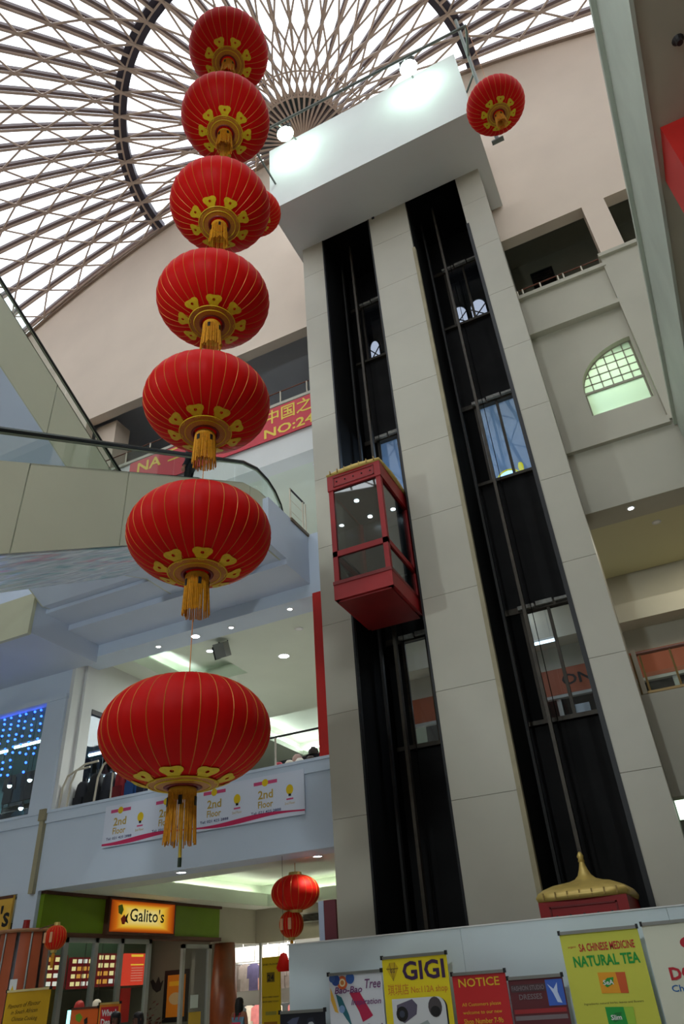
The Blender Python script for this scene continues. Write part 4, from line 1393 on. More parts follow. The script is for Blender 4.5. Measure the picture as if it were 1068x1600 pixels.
# bags and hats for sale behind the rail
def backpack(label, x, y, z, w, h, c, rz=0.0):
    t = thing('backpack', label, 'backpack', (x, y, z), 'bags behind the second floor rail', rz)
    m = mat('bag_%d_%d_%d' % c, c, 0.7, var=0.15, scale=10)
    prof = []
    mb = MB()
    n = 16
    for (s, zz) in ((0.82, 0), (0.98, 0.06), (1.0, 0.3 * h), (0.96, 0.65 * h), (0.80, 0.88 * h), (0.5, 0.98 * h), (0.1, h)):
        for k in range(n):
            a = 2 * PI * k / n
            c_, s_ = math.cos(a), math.sin(a)
            q = (abs(c_) ** 4 + abs(s_) ** 4) ** 0.25
            mb.v.append((w / 2 * s * c_ / q, 0.13 * s * s_ / q, zz))
    for i in range(6):
        for k in range(n):
            mb.f.append((i * n + k, i * n + (k + 1) % n, (i + 1) * n + (k + 1) % n, (i + 1) * n + k))
    mb.f.append(tuple(range(n))[::-1])
    mb.f.append(tuple(range(6 * n, 7 * n)))
    mb.build('body', m, t, smooth=True, local=True)
    MB().box(-w * 0.34, -0.19, 0.08, w * 0.34, -0.11, 0.42 * h).build('pocket', mat('bag_pocket_%d' % (sum(c)), tuple(int(v * 0.75) for v in c), 0.7), t, local=True)
    MB().tube([(-0.05, 0, h * 0.97), (-0.04, 0, h * 1.1), (0.04, 0, h * 1.1), (0.05, 0, h * 0.97)], 0.012, 6).build('handle', M_black, t, local=True)
for i, (x, w, h, c, lb) in enumerate(((-13.70, 0.36, 0.72, (36, 38, 46), 'dark backpack at the left end behind the second floor rail'),
        (-13.30, 0.44, 0.86, (24, 26, 32), 'large black backpack second from the left behind the second floor rail'),
        (-12.85, 0.40, 0.80, (44, 46, 56), 'grey-black backpack between the black one and the red one'),
        (-12.46, 0.36, 0.92, (150, 30, 38), 'red backpack behind the second floor rail'),
        (-12.10, 0.36, 1.0, (42, 92, 160), 'blue backpack behind the second floor rail'),
        (-11.72, 0.36, 0.80, (30, 34, 60), 'navy backpack partly behind the lowest lantern'))):
    backpack(lb, x, 14.05, 5.68, w, h, c, 0.1 * (-1) ** i)
struct('floor', MB().box(-14.0, 13.9, 5.3, -6.4, 15.2, 5.68), M_deck)
def hat(label, x, y, z, c, r=0.12):
    t = thing('hat', label, 'hat', (x, y, z), 'hats on show beside the red strip')
    m = mat('hat_%d_%d_%d' % c, c, 0.85, var=0.15, scale=14)
    MB().lathe([(r * 0.9, 0), (r * 0.98, 0.06), (r * 0.85, 0.12), (r * 0.5, 0.17), (0.0001, 0.18)], 14).build('crown', m, t, smooth=True, local=True)
    MB().lathe([(r * 0.9, 0.0), (r * 1.45, -0.015), (r * 1.45, -0.005), (r * 0.9, 0.012)], 16).build('brim', m, t, smooth=True, local=True)
t = thing('display_stand', 'dark stepped display stand of hats beside the red strip', 'display stand', (-7.35, 14.2, 5.68))
for k in range(3):
    MB().box(-8.25, 13.95 + 0.22 * k, 5.68, -6.7, 14.17 + 0.22 * k, 5.72 + 0.16 * k).build('step', M_shopdark, t)
MB().box(-6.98, 14.62, 5.68, -6.90, 14.70, 6.75).build('post', mat('brown_post', (120, 84, 78), 0.6), t)
hats = [(-8.05, 0, (180, 60, 76), 'pink-red hat at the left end of the hat display'), (-7.78, 0, (226, 222, 206), 'cream hat in the front row of the hat display'),
        (-7.52, 0, (236, 234, 222), 'white hat in the front row of the hat display'), (-7.70, 1, (190, 160, 150), 'dusty pink hat in the middle row'),
        (-7.25, 0, (70, 60, 54), 'dark brown hat in the front row'), (-7.00, 1, (200, 190, 160), 'straw-coloured hat in the middle row'),
        (-7.10, 2, (214, 210, 196), 'pale hat in the back row beside the brown post'), (-6.78, 1, (216, 206, 188), 'cream hat nearest the red strip'),
        (-7.40, 2, (60, 56, 50), 'black hat in the back row of the display'), (-6.76, 0, (196, 150, 150), 'rose hat in the front row nearest the red strip')]
for x, k, c, lb in hats:
    hat(lb, x, 14.06 + 0.22 * k, 5.74 + 0.16 * k, c)

# orange shop front across the first gallery, seen through lifts and right opening
struct('wall_shop', MB().box(-6.0, 17.2, 7.7, XR, 17.4, 9.75), M_cream)
struct('wall_shop', MB().box(-6.0, 16.6, 8.3, XR, 17.2, 8.75), M_cream)
struct('wall_shop', MB().box(-6.0, 18.6, 5.3, XR, 18.8, 7.7), mat('shop_back_wall', (64, 62, 60), 0.8))
t = thing('shop_sign', 'orange shop fascia with dark lettering behind the right-hand lift shaft', 'shop sign', (0, 17.05, 7.0))
B = Board((-6.0, 17.1, 7.72), (1, 0, 0), (0, -1, 0), t)
B.slab('fascia', 14.0, 0.62, mat('orange_fascia', (150, 80, 52), 0.6, var=0.1, scale=2), 0.12)
B.text('ONE', 4.02, 0.42, 0.26, M_ink, 0.95, bold=0.02)
B.text('ONE', 1.0, 0.42, 0.26, M_ink, 0.75, bold=0.02)
MB().box(-6.0, 16.96, 6.98, 8.0, 17.1, 7.05).build('shelf_edge', M_alu, t)
MB().box(-2.2, 17.0, 5.3, -2.1, 17.1, 7.0).box(0.4, 17.0, 5.3, 0.5, 17.1, 7.0).build('post', M_alu, t)
tube_lamp('tube lamp behind the lower landing glass of the right-hand shaft', (-2.4, 16.2, 8.1), (-1.75, 16.2, 8.1), 0.03, None, None, 9.75)
tube_lamp('tube lamp behind the lower landing glass of the left-hand shaft', (-4.6, 15.4, 7.0), (-4.1, 15.4, 7.0), 0.035, None, None, 9.75)
for k, (x, lb) in enumerate(((-1.35, 'white notice stuck low on the right of the landing glass, right-hand shaft'), (-2.35, 'white notice stuck low on the left of the landing glass, right-hand shaft'))):
    tag(MB().box(x - 0.14, 13.802, 5.64, x + 0.14, 13.81, 5.82).build('notice', M_white), lb, 'notice')
for x in (0.6, 2.2):
    t = thing('display_counter', 'glass display counter in the right-hand first gallery, %s' % ('nearer the tower' if x < 1 else 'farther from the tower'), 'display counter', (x, 15.4, 5.302))
    MB().box(x - 0.7, 15.2, 5.302, x + 0.7, 15.8, 5.9).build('base', M_white, t)
    MB().box(x - 0.7, 15.2, 5.9, x + 0.7, 15.8, 6.35).build('glass_case', M_glass, t)
    MB().box(x - 0.5, 15.4, 5.9, x - 0.2, 15.6, 6.05).build('goods', M_reddark, t)
# second landing: kiosk with a lit arch
t = thing('kiosk_sign', 'small lit arched kiosk sign behind the second landing glass', 'sign', (-1.75, 15.0, 11.2))
MB().box(-2.05, 14.9, 11.2, -1.45, 15.1, 12.05).build('stand', M_shopdark, t)
n = 12
MB().prism([(-1.80 + 0.25 * math.cos(PI * i / n), 14.98, 12.05 + 0.22 * math.sin(PI * i / n)) for i in range(n + 1)], (0, 0.04, 0)).build('arch_light', emit('sign_blue', (150, 206, 255), 3), t)
MB().tube([(-1.80 + 0.28 * math.cos(PI * i / n), 15.0, 12.05 + 0.25 * math.sin(PI * i / n)) for i in range(n + 1)], 0.03, 6).build('arch_rim', emit('sign_yellow', (190, 190, 40), 1.2), t)
MB().lathe([(0.0001, 0), (0.06, 0), (0.07, 0.12), (0.05, 0.2), (0.0001, 0.2)], 12, (-1.45, 15.0, 12.2)).build('side_light', emit('sign_yellow', (190, 190, 40), 1.2), t)
# third landing: arched windows with dark bars
for (x0, x1) in ((-2.35, -1.85), (-1.75, -1.25), (-5.1, -4.75), (-4.6, -4.2)):
    n = 10
    w = struct('window_4', MB().tube([((x0 + x1) / 2 - (x1 - x0) / 2 * math.cos(PI * i / n), 15.1, 18.5 + 0.35 * math.sin(PI * i / n)) for i in range(n + 1)], 0.03, 5)
               .tube([(x0, 15.1, 18.5), (x0, 15.1, 17.5)], 0.03, 5).tube([(x1, 15.1, 18.5), (x1, 15.1, 17.5)], 0.03, 5)
               .tube([(x0, 15.1, 18.0), (x1, 15.1, 18.55)], 0.02, 5).tube([(x0, 15.1, 18.5), (x1, 15.1, 18.0)], 0.02, 5), M_black)
    MB().prism([((x0 + x1) / 2 - (x1 - x0) / 2 * math.cos(PI * i / n), 15.12, 18.5 + 0.35 * math.sin(PI * i / n)) for i in range(n + 1)] + [(x1, 15.12, 17.5), (x0, 15.12, 17.5)], (0, 0.02, 0)).build('glowing_pane', emit('painted_daylight', (214, 220, 236), 0.9), w)  # pane glows by itself, daylight put in as emission
# louvred vent in the right-hand top gallery
t = thing('louvre_vent', 'dark louvred vent on the rear wall of the right-hand top gallery', 'vent', (0.55, 15.25, 18.4))
fr = MB().box(0.2, 15.22, 18.5, 0.85, 15.3, 18.56).box(0.2, 15.22, 19.05, 0.85, 15.3, 19.11).box(0.2, 15.22, 18.5, 0.25, 15.3, 19.11).box(0.8, 15.22, 18.5, 0.85, 15.3, 19.11)
fr.build('frame', M_black, t)
for k in range(7):
    MB().box(0.25, 15.22, 18.58 + 0.066 * k, 0.8, 15.28, 18.60 + 0.066 * k).build('slat', M_darkmetal, t)

# ================================================================== GROUND FLOOR, LEFT: RESTAURANT
M_green = mat('green_fascia', (112, 140, 18), 0.45, var=0.05)
M_brown = mat('brown_trim', (84, 48, 34), 0.5)
XG = -14.0
struct('wall_shop', MB().box(XG - 0.3, 13.6, 3.12, XG, 20.7, 3.9), M_green)
struct('trim_11', MB().box(XG - 0.3, 13.6, 3.88, XG + 0.05, 20.75, 3.96), M_brown)
struct('trim_11', MB().box(XG - 0.3, 13.6, 3.04, XG + 0.05, 20.75, 3.13), M_brown)
struct('wall_shop', MB().box(XG - 0.3, 20.7, 3.0, XG, 22.8, 3.96), M_cream)
struct('wall_shop', MB().box(XG, 22.8, 3.0, -5.0, 23.0, 3.96), M_cream)
t = thing('restaurant_sign', 'lit orange and yellow restaurant sign on the green fascia', 'sign', (XG + 0.08, 17.0, 3.12))
B = Board((XG + 0.14, 15.64, 3.92), (0, 1, 0), (1, 0, 0), t)
B.slab('sign_box', 2.70, 0.80, M_brown, 0.14)
# back-lit face: amber rim fading to pale yellow
m = bpy.data.materials.new('backlit_sign_face')
m.use_nodes = True
nt = m.node_tree
nt.nodes.remove(nt.nodes['Principled BSDF'])
tc = nt.nodes.new('ShaderNodeTexCoord')
sp = nt.nodes.new('ShaderNodeSeparateXYZ')
nt.links.new(tc.outputs['Generated'], sp.inputs[0])
def edge(out):
    a = nt.nodes.new('ShaderNodeMath'); a.operation = 'SUBTRACT'; a.inputs[1].default_value = 0.5
    nt.links.new(out, a.inputs[0])
    b_ = nt.nodes.new('ShaderNodeMath'); b_.operation = 'ABSOLUTE'
    nt.links.new(a.outputs[0], b_.inputs[0])
    c_ = nt.nodes.new('ShaderNodeMath'); c_.operation = 'MULTIPLY'; c_.inputs[1].default_value = 2.0
    nt.links.new(b_.outputs[0], c_.inputs[0])
    return c_.outputs[0]
mx_ = nt.nodes.new('ShaderNodeMath'); mx_.operation = 'MAXIMUM'
nt.links.new(edge(sp.outputs['Y']), mx_.inputs[0])
nt.links.new(edge(sp.outputs['Z']), mx_.inputs[1])
rp = nt.nodes.new('ShaderNodeValToRGB')
rp.color_ramp.elements[0].position = 0.25
rp.color_ramp.elements[0].color = (*lin((250, 232, 150)), 1)
rp.color_ramp.elements[1].position = 1.0
rp.color_ramp.elements[1].color = (*lin((140, 50, 14)), 1)
e = rp.color_ramp.elements.new(0.62); e.color = (*lin((246, 200, 60)), 1)
e = rp.color_ramp.elements.new(0.82); e.color = (*lin((214, 110, 24)), 1)
nt.links.new(mx_.outputs[0], rp.inputs[0])
em = nt.nodes.new('ShaderNodeEmission')
em.inputs[1].default_value = 0.7
nt.links.new(rp.outputs[0], em.inputs[0])
nt.links.new(em.outputs[0], nt.nodes['Material Output'].inputs[0])
B.rect(0.06, 0.05, 2.64, 0.75, m, 0.006, 'sign_face')
B.text("Galito's", 0.78, 0.50, 0.30, mat('sign_lettering', (46, 60, 52), 0.5), 1.40, bold=0.012, h=0.012)
B.poly([(0.30, 0.18), (0.45, 0.14), (0.52, 0.26), (0.46, 0.38), (0.34, 0.34)], mat('leaf_green_print', (110, 150, 30), 0.5), 0.012, 'leaf_print')
B.poly([(0.44, 0.46), (0.56, 0.36), (0.66, 0.46), (0.60, 0.58), (0.50, 0.58)], mat('chilli_red_print', (186, 36, 24), 0.5), 0.012, 'chilli_print')
B.poly([(0.62, 0.40), (0.72, 0.32), (0.68, 0.46), (0.74, 0.56), (0.62, 0.52)], M_ink, 0.012, 'bird_print')
# aluminium shop front
sf = thing('glazed_screen', 'aluminium framed glass shop front of the restaurant under the green fascia', 'glazed screen', (XG, 16.0, 0))
fr = MB()
for y in (14.5, 15.5, 16.42, 17.52):
    fr.box(XG - 0.1, y - 0.06, 0, XG, y + 0.06, 3.04)
fr.box(XG - 0.1, 14.4, 2.94, XG, 17.58, 3.04)
fr.box(XG - 0.1, 14.4, 0, XG, 17.58, 0.1)
fr.build('frame', M_alu, sf)
for a, b in ((14.56, 15.44), (15.56, 16.36), (16.48, 17.46), (13.6, 14.44)):
    MB().box(XG - 0.055, a, 0.1, XG - 0.045, b, 2.94).build('pane', M_glass, sf)
df = thing('glass_door', 'aluminium framed glass door standing at the far side of the restaurant opening', 'door', (XG, 19.6, 0))
fr = MB().box(XG - 0.08, 18.95, 0, XG, 19.07, 2.95).box(XG - 0.08, 20.2, 0, XG, 20.35, 2.95).box(XG - 0.08, 18.95, 2.85, XG, 20.35, 2.95).box(XG - 0.08, 18.95, 0, XG, 20.35, 0.12)
fr.build('frame', M_alu, df)
MB().box(XG - 0.045, 19.07, 0.12, XG - 0.035, 20.2, 2.85).build('pane', M_darkglass, df)
MB().box(XG + 0.0, 19.4, 1.45, XG + 0.01, 19.75, 1.75).build('sticker', mat('sticker_white', (186, 196, 196), 0.5), df)
MB().box(XG + 0.0, 19.35, 1.05, XG + 0.01, 19.9, 1.36).build('sticker', mat('sticker_yellow', (186, 150, 30), 0.5), df)
tag(MB().tube([(XG - 0.05, 21.1, 0), (XG - 0.05, 21.1, 1.2), (XG - 0.05, 21.1, 3.0)], [0.36, 0.42, 0.30], 20).build('timber_column', mat('red_brown_timber', (128, 64, 34), 0.35, var=0.25, scale=3), smooth=True),
    'curved red-brown timber column between the restaurant and the bright shop', 'column')
# inside the restaurant
M_rest = mat('restaurant_wall', (104, 104, 92), 0.7)
struct('wall_shop', MB().box(-19.6, 13.6, 0, -19.5, 24.2, 3.9), M_rest)
struct('wall_shop', MB().box(-19.5, 21.75, 0, -14.25, 21.9, 3.9), M_rest)
struct('wall_shop', MB().box(-17.5, 16.2, 2.05, -17.2, 21.5, 3.95), mat('bulkhead_dark_green', (26, 56, 40), 0.6))
def menu_board(label, y0, y1, z0, z1, kind):
    t = thing('menu_board', label, 'menu board', (-17.15, (y0 + y1) / 2, z0))
    B = Board((-17.08, y0, z1), (0, 1, 0), (1, 0, 0), t)
    w, h = y1 - y0, z1 - z0
    if kind == 'red':
        B.slab('light_box', w, h, emit('menu_red', (236, 70, 50), 0.75), 0.1)
        B.rect(w * 0.3, 0.03, w * 0.9, 0.09, emit('menu_yellow', (250, 200, 60), 0.9), 0.006)
        B.rect(w * 0.3, h * 0.34, w * 0.95, h * 0.38, emit('menu_yellow', (250, 200, 60), 0.9), 0.006)
        for k in range(6):
            B.rect(w * 0.35, h * (0.45 + 0.08 * k), w * 0.92, h * (0.475 + 0.08 * k), emit('menu_pale', (240, 150, 130), 0.7), 0.006)
    else:
        B.slab('light_box', w, h, emit('menu_maroon', (120, 30, 34), 0.5), 0.1)
        r = random.Random(int(y0 * 10))
        for i in range(4):
            for j in range(4):
                c = [emit('menu_cream', (244, 226, 160), 0.9), emit('menu_amber', (226, 160, 70), 0.8), emit('menu_white', (236, 232, 220), 0.9)][r.randrange(3)]
                B.rect(w * (0.05 + 0.24 * i), h * (0.06 + 0.24 * j), w * (0.05 + 0.24 * i + 0.17), h * (0.06 + 0.24 * j + 0.13), c, 0.006)
menu_board('lit menu board of food photos behind the first restaurant window', 16.8, 17.8, 2.12, 2.9, 'food')
menu_board('dim menu board of food photos behind the second restaurant window', 17.95, 18.85, 2.1, 2.85, 'food')
menu_board('lit menu board of food photos behind the third restaurant window', 19.0, 20.05, 2.12, 2.95, 'food')
menu_board('glowing red menu board behind the restaurant window nearest the opening', 20.2, 21.15, 2.12, 2.95, 'red')
t = thing('service_counter', 'service counter with a green front inside the restaurant', 'counter', (-15.8, 17.5, 0))
MB().box(-16.4, 14.4, 0, -15.8, 20.6, 1.05).build('body', M_brown, t)
MB().box(-16.5, 14.3, 1.05, -15.7, 20.7, 1.10).build('worktop', M_metal, t)
tag(MB().box(-15.6, 15.1, 1.3, -15.55, 15.65, 2.15).box(-15.6, 15.12, 0, -15.56, 15.16, 1.3).box(-15.6, 15.59, 0, -15.56, 15.63, 1.3).build('lime_board', mat('lime_panel', (120, 160, 20), 0.5)), 'lime green board on legs behind the first restaurant window', 'board')
for (y, c, lb) in ((17.3, (206, 50, 60), 'red domed heat lamp over the restaurant counter'), (17.95, (236, 226, 226), 'white domed heat lamp over the restaurant counter')):
    t = thing('heat_lamp', lb, 'heat lamp', (-16.0, y, 1.62))
    MB().lathe([(0.14, 0), (0.13, 0.08), (0.10, 0.16), (0.04, 0.2), (0.0001, 0.2)], 16).build('shade', mat('heat_shade_%d' % c[1], c, 0.3), t, local=True, smooth=True)
    MB().ball((0, 0, 0.04), 0.06, 10, 6).build('bulb', M_lenswarm, t, local=True)
    MB().tube([(0, 0, 0.2), (0, 0, 2.33)], 0.01, 5).build('cord', M_black, t, local=True)
tag(MB().box(-14.0, 16.50, 1.30, -13.98, 16.86, 1.99).build('red_board', mat('plain_red_board', (186, 26, 22), 0.5)), 'plain tall red board fixed to the restaurant window frame', 'board')
t = thing('framed_poster', 'orange food poster in a thick black frame on the restaurant end wall', 'framed poster', (-16.4, 21.7, 1.1))
B = Board((-16.72, 21.74, 2.45), (1, 0, 0), (0, -1, 0), t)
B.slab('frame', 0.95, 1.35, M_black, 0.05)
B.rect(0.13, 0.13, 0.82, 1.22, mat('poster_orange', (214, 130, 30), 0.5), 0.004, 'poster')
B.poly(disc_pts(0.47, 0.75, 0.25, 16, 0.16), mat('poster_food', (200, 176, 130), 0.5), 0.007)
B.rect(0.2, 0.3, 0.7, 0.42, mat('poster_yellow', (230, 180, 40), 0.5), 0.007)
t = thing('wall_ornament', 'dark metal bird-shaped ornament on the restaurant end wall', 'ornament', (-17.0, 21.72, 1.9))
MB().prism([(x_ + 1.75, 21.75, z_) for x_, z_ in ((-19.0, 2.2), (-18.9, 2.0), (-18.75, 1.9), (-18.6, 1.95), (-18.52, 2.2), (-18.62, 2.12), (-18.7, 2.3), (-18.8, 2.12), (-18.92, 2.25))], (0, -0.03, 0)).build('bird', M_ink, t)
t = thing('potted_plant', 'dark red leafy potted plant by the restaurant opening', 'plant', (-16.65, 21.0, 0))
MB().lathe([(0.0001, 0), (0.16, 0), (0.22, 0.45), (0.19, 0.45), (0.0001, 0.4)], 16).build('pot', M_brown, t, local=True, smooth=True)
mb = MB()
rnd = random.Random(11)
for k in range(90):
    a, el, L = rnd.uniform(0, 2 * PI), rnd.uniform(0.2, 1.4), rnd.uniform(0.5, 1.3)
    p = Vector((math.cos(a) * math.cos(el) * L * 0.35, math.sin(a) * math.cos(el) * L * 0.35, 0.45 + L * math.sin(el)))
    s = Vector((-math.sin(a), math.cos(a), 0.2)) * 0.045
    q = p + Vector((math.cos(a) * 0.12, math.sin(a) * 0.12, 0.06))
    mb.add([p - s * 0.2, (p + q) / 2 - s, q, (p + q) / 2 + s], [(0, 1, 2, 3)])
mb.build('foliage', mat('dark_red_leaf', (84, 30, 30), 0.6, var=0.3), t, local=True)['kind'] = 'stuff'
MB().tube([(0, 0, 0.4), (0.02, 0, 1.2)], 0.02, 6).build('stem', M_brown, t, local=True)
MB().ball((-0.15, -0.2, 1.35), 0.05, 8, 6).build('flower', mat('yellow_flower', (226, 190, 30), 0.6), t, local=True)
lamp('restaurant_fill', 'AREA', (-16.0, 18.0, 3.6), 60, (1, 0.9, 0.7), 2.0, rot=(0, 0, 0), sx=4.0)  # area light without a fitting, added to brighten the restaurant

# bright clothes shop at the end
struct('wall_shop', MB().box(-19.0, 27.0, 0, -8.0, 27.2, 3.9), M_white)
struct('wall_shop', MB().box(-8.2, 23.0, 0, -8.0, 27.0, 3.9), M_white)
struct('wall_shop', MB().box(-11.6, 22.8, 0, -5.0, 23.0, 3.0), M_cream)
struct('trim_12', MB().box(-13.9, 22.84, 0, -13.82, 22.92, 3.0), M_alu)
for (x0, x1, lb) in ((-15.75, -14.85, 'left glowing light box in the clothes shop'), (-14.75, -13.9, 'middle glowing light box in the clothes shop'), (-13.8, -13.3, 'right glowing light box in the clothes shop')):
    t = thing('light_box', lb, 'light box', ((x0 + x1) / 2, 24.0, 2.55))
    MB().box(x0, 23.98, 2.58, x1, 24.06, 2.98).build('diffuser', emit('light_box_face', (255, 250, 236), 3.0), t)
    MB().box(x0 - 0.02, 24.06, 2.55, x1 + 0.02, 24.12, 3.01).build('case', M_alu, t)
    MB().tube([((x0 + x1) / 2, 24.1, 3.0), ((x0 + x1) / 2, 24.1, 3.9)], 0.012, 5).build('rod', M_alu, t)
pc = [(206, 200, 190), (84, 78, 112), (190, 176, 156), (120, 110, 106), (214, 160, 150), (150, 140, 136)]
rack('upper clothes rack of pale and purple garments under the light boxes', -16.0, -12.6, 24.6, 1.30, 10, pc, 8, 'x', 1.22, 0.9, 0.002)
rack('lower clothes rack with pale and dark garments in the bright shop', -16.0, -12.6, 24.3, 0.002, 10, [(210, 200, 186), (60, 64, 66), (150, 130, 126), (200, 120, 120)], 9, 'x', 1.35, 1.1)
t = thing('shop_shelf', 'white shelf unit in the bright clothes shop', 'shelf', (-14.2, 24.9, 0))
for z in (0.9, 1.75, 2.4):
    MB().box(-16.2, 24.8, z, -12.4, 25.2, z + 0.06).build('shelf_board', M_white, t)
MB().box(-16.2, 25.2, 0, -12.4, 25.25, 2.9).build('back_panel', M_white, t)
lamp('clothes_shop_fill', 'AREA', (-14.4, 23.55, 3.7), 330, (1, 0.95, 0.86), 2.6, rot=(0, 0, 0), sx=0.9)  # added fill light for the clothes shop, has no fitting
t = thing('air_vent', 'grey slatted air vent on the cream wall above the hoarding', 'vent', (-11.9, 22.75, 3.4))
MB().box(-12.25, 22.74, 3.42, -11.5, 22.8, 3.46).box(-12.25, 22.74, 3.66, -11.5, 22.8, 3.70).build('frame', M_alu, t)
for k in range(5):
    MB().box(-12.25, 22.75, 3.47 + 0.04 * k, -11.5, 22.79, 3.485 + 0.04 * k).build('slat', M_darkmetal, t)
# tall yellow sign standing in the walkway
t = thing('standing_sign', 'tall narrow yellow standing sign with black print in front of the bright shop', 'standing sign', (-10.45, 17.8, 0))
B = Board((-10.72, 17.75, 2.40), (1, 0, 0), (0, -1, 0), t)
B.slab('panel', 0.50, 2.35, mat('sign_yellow_vinyl', (206, 170, 16), 0.5), 0.05)
MB().box(-10.8, 17.6, 0, -10.15, 18.0, 0.05).build('base', M_darkmetal, t)
B.text('2ND FLOOR', 0.25, 0.17, 0.035, M_ink, 0.44, 'c', bold=0.02)
B.poly([(0.14, 0.32), (0.36, 0.32), (0.36, 0.52), (0.14, 0.52)], mat('sign_shadow_print', (110, 90, 20), 0.6))
B.text('24', 0.25, 0.49, 0.13, M_ink, 0.18, 'c', bold=0.02)
B.text('SHOP HERE TODAY', 0.25, 0.83, 0.03, M_ink, 0.46, 'c', bold=0.02)
B.text('SHOP HERE TODAY', 0.25, 0.92, 0.03, M_ink, 0.46, 'c', bold=0.02)
B.rect(0.10, 1.10, 0.40, 1.17, mat('sign_grey_print', (150, 140, 60), 0.6))
B.rect(0.06, 1.30, 0.42, 1.52, mat('sign_brown_print', (150, 96, 20), 0.6))
B.rect(0.08, 1.62, 0.42, 1.85, mat('sign_brown_print', (150, 96, 20), 0.6))

# ---- terracotta columns at the left
def clad_column(name, label, x, y, r, z1, seed):
    t = thing(name, label, 'column', (x, y, 0))
    MB().lathe([(r * 0.8, 0), (r * 0.8, z1)], 16).build('core', mat('column_core', (150, 150, 156), 0.5), t, local=True, smooth=True)
    mt = mat('terracotta_panel', (168, 84, 52), 0.35, var=0.15, scale=2)
    for k in range(6):
        a0, a1 = 2 * PI * (k + 0.07) / 6, 2 * PI * (k + 0.93) / 6
        mb = MB()
        n, mz = 5, 6
        for i in range(mz + 1):
            z = z1 * i / mz
            rr = r * (1.0 + 0.22 * (1 - i / mz) ** 2)
            for j in range(n + 1):
                a = a0 + (a1 - a0) * j / n
                mb.v.append((rr * math.cos(a), rr * math.sin(a), z))
        for i in range(mz):
            for j in range(n):
                q = i * (n + 1) + j
                mb.f.append((q, q + 1, q + n + 2, q + n + 1))
        mb.build('curved_panel', mt, t, local=True, smooth=True)
        am = (a0 + a1) / 2
        mb = MB()
        mb.tube([((r * (1.0 + 0.22 * (1 - i / mz) ** 2) + 0.008) * math.cos(am), (r * (1.0 + 0.22 * (1 - i / mz) ** 2) + 0.008) * math.sin(am), z1 * i / mz) for i in range(mz + 1)], 0.022, 6)
        mb.build('metal_strip', M_metal, t, local=True)
    MB().lathe([(0.0001, z1), (r * 1.18, z1), (r * 1.22, z1 + 0.03), (r * 1.18, z1 + 0.06), (0.0001, z1 + 0.06)], 24).build('capital', mat('capital_timber', (150, 104, 66), 0.5), t, local=True)
    return t
clad_column('clad_column', 'terracotta panelled column with metal strips below the white corner post', -13.75, 13.0, 0.52, 3.06, 1)
t = thing('canister', 'small red canister standing on the column capital', 'canister', (-13.52, 12.75, 3.12))
MB().lathe([(0.0001, 0), (0.07, 0), (0.065, 0.15), (0.07, 0.17), (0.0001, 0.17)], 14).build('body', mat('canister_red', (150, 28, 26), 0.4), t, local=True)
t = thing('notice', 'small white warning notice with a yellow triangle on the column', 'notice', (-13.2, 12.45, 1.98))
B = Board((-13.22, 12.28, 2.22), (1, 0, 0), (0, -1, 0), t)
B.slab('sheet', 0.19, 0.26, M_white, 0.01)
B.poly([(0.05, 0.20), (0.14, 0.20), (0.095, 0.10)], M_byellow, 0.005)
t = thing('shop_sign', 'yellow shop sign with black lettering at the far left edge', 'shop sign', (-15.6, 13.35, 3.1))
B = Board((-17.0, 13.42, 3.93), (1, 0, 0), (0, -1, 0), t)
B.slab('sign_box', 2.22, 0.80, mat('amber_sign_face', (206, 160, 60), 0.5), 0.06)
B.rect(0, 0, 2.22, 0.06, M_brown, 0.006, 'sign_rim')
B.rect(0, 0.74, 2.22, 0.80, M_brown, 0.006, 'sign_rim')
B.text("'s", 1.90, 0.62, 0.42, M_ink, 0.30, bold=0.02)
# yellow roll-up and orange boards
def stand(name, label, x0, x1, y, ztop, m_panel, z0=0.08, pole=True, rim=None):
    t = thing(name, label, 'roll-up banner' if name == 'rollup_banner' else 'board', ((x0 + x1) / 2, y, 0))
    B = Board((x0, y, ztop), (1, 0, 0), (0, -1, 0), t)
    B.slab('panel', x1 - x0, ztop - z0, m_panel, 0.012)
    MB().box(x0 - 0.02, y - 0.12, 0, x1 + 0.02, y + 0.12, 0.09).build('base', M_metal, t)
    MB().tube([((x0 + x1) / 2, y + 0.05, 0.05), ((x0 + x1) / 2, y + 0.03, ztop)], 0.012, 6).build('pole', M_metal, t)
    MB().box(x0 - 0.005, y - 0.02, ztop - 0.012, x1 + 0.005, y + 0.012, ztop + 0.02).build('top_rail', rim or M_metal, t)
    for x in (x0, x1):
        MB().box(x - 0.012, y - 0.025, ztop - 0.015, x + 0.012, y + 0.02, ztop + 0.03).build('end_clip', M_black, t)
    return t, B, x1 - x0
t, B, w = stand('rollup_banner', 'yellow roll-up banner with cursive lettering in front of the terracotta column', -11.32, -10.36, 10.5, 1.97, mat('rollup_yellow', (204, 158, 20), 0.5), rim=mat('pale_rail', (214, 196, 140), 0.5))
M_curs = mat('faded_ink', (84, 66, 16), 0.6)
B.text('Flavours of Flavour', 0.07, 0.24, 0.065, M_curs, 0.72, shear=0.35, rot=0.05)
B.text('in South African', 0.16, 0.32, 0.06, M_curs, 0.58, shear=0.35, rot=0.03)
B.text('Chinese Cooking', 0.20, 0.41, 0.06, M_curs, 0.56, shear=0.35, rot=0.0)
B.poly([(0.06, 0.9), (0.10, 0.62), (0.22, 0.55), (0.40, 0.53), (0.44, 0.58), (0.60, 0.60), (0.72, 0.60), (0.76, 0.75), (0.7, 0.9)], mat('rollup_red_print', (168, 32, 32), 0.6), 0.004)
t, B, w = stand('menu_sign', 'orange restaurant board with a green leaf at the bottom left', -12.02, -11.36, 12.8, 1.655, mat('board_orange', (214, 92, 24), 0.5), rim=M_brown)
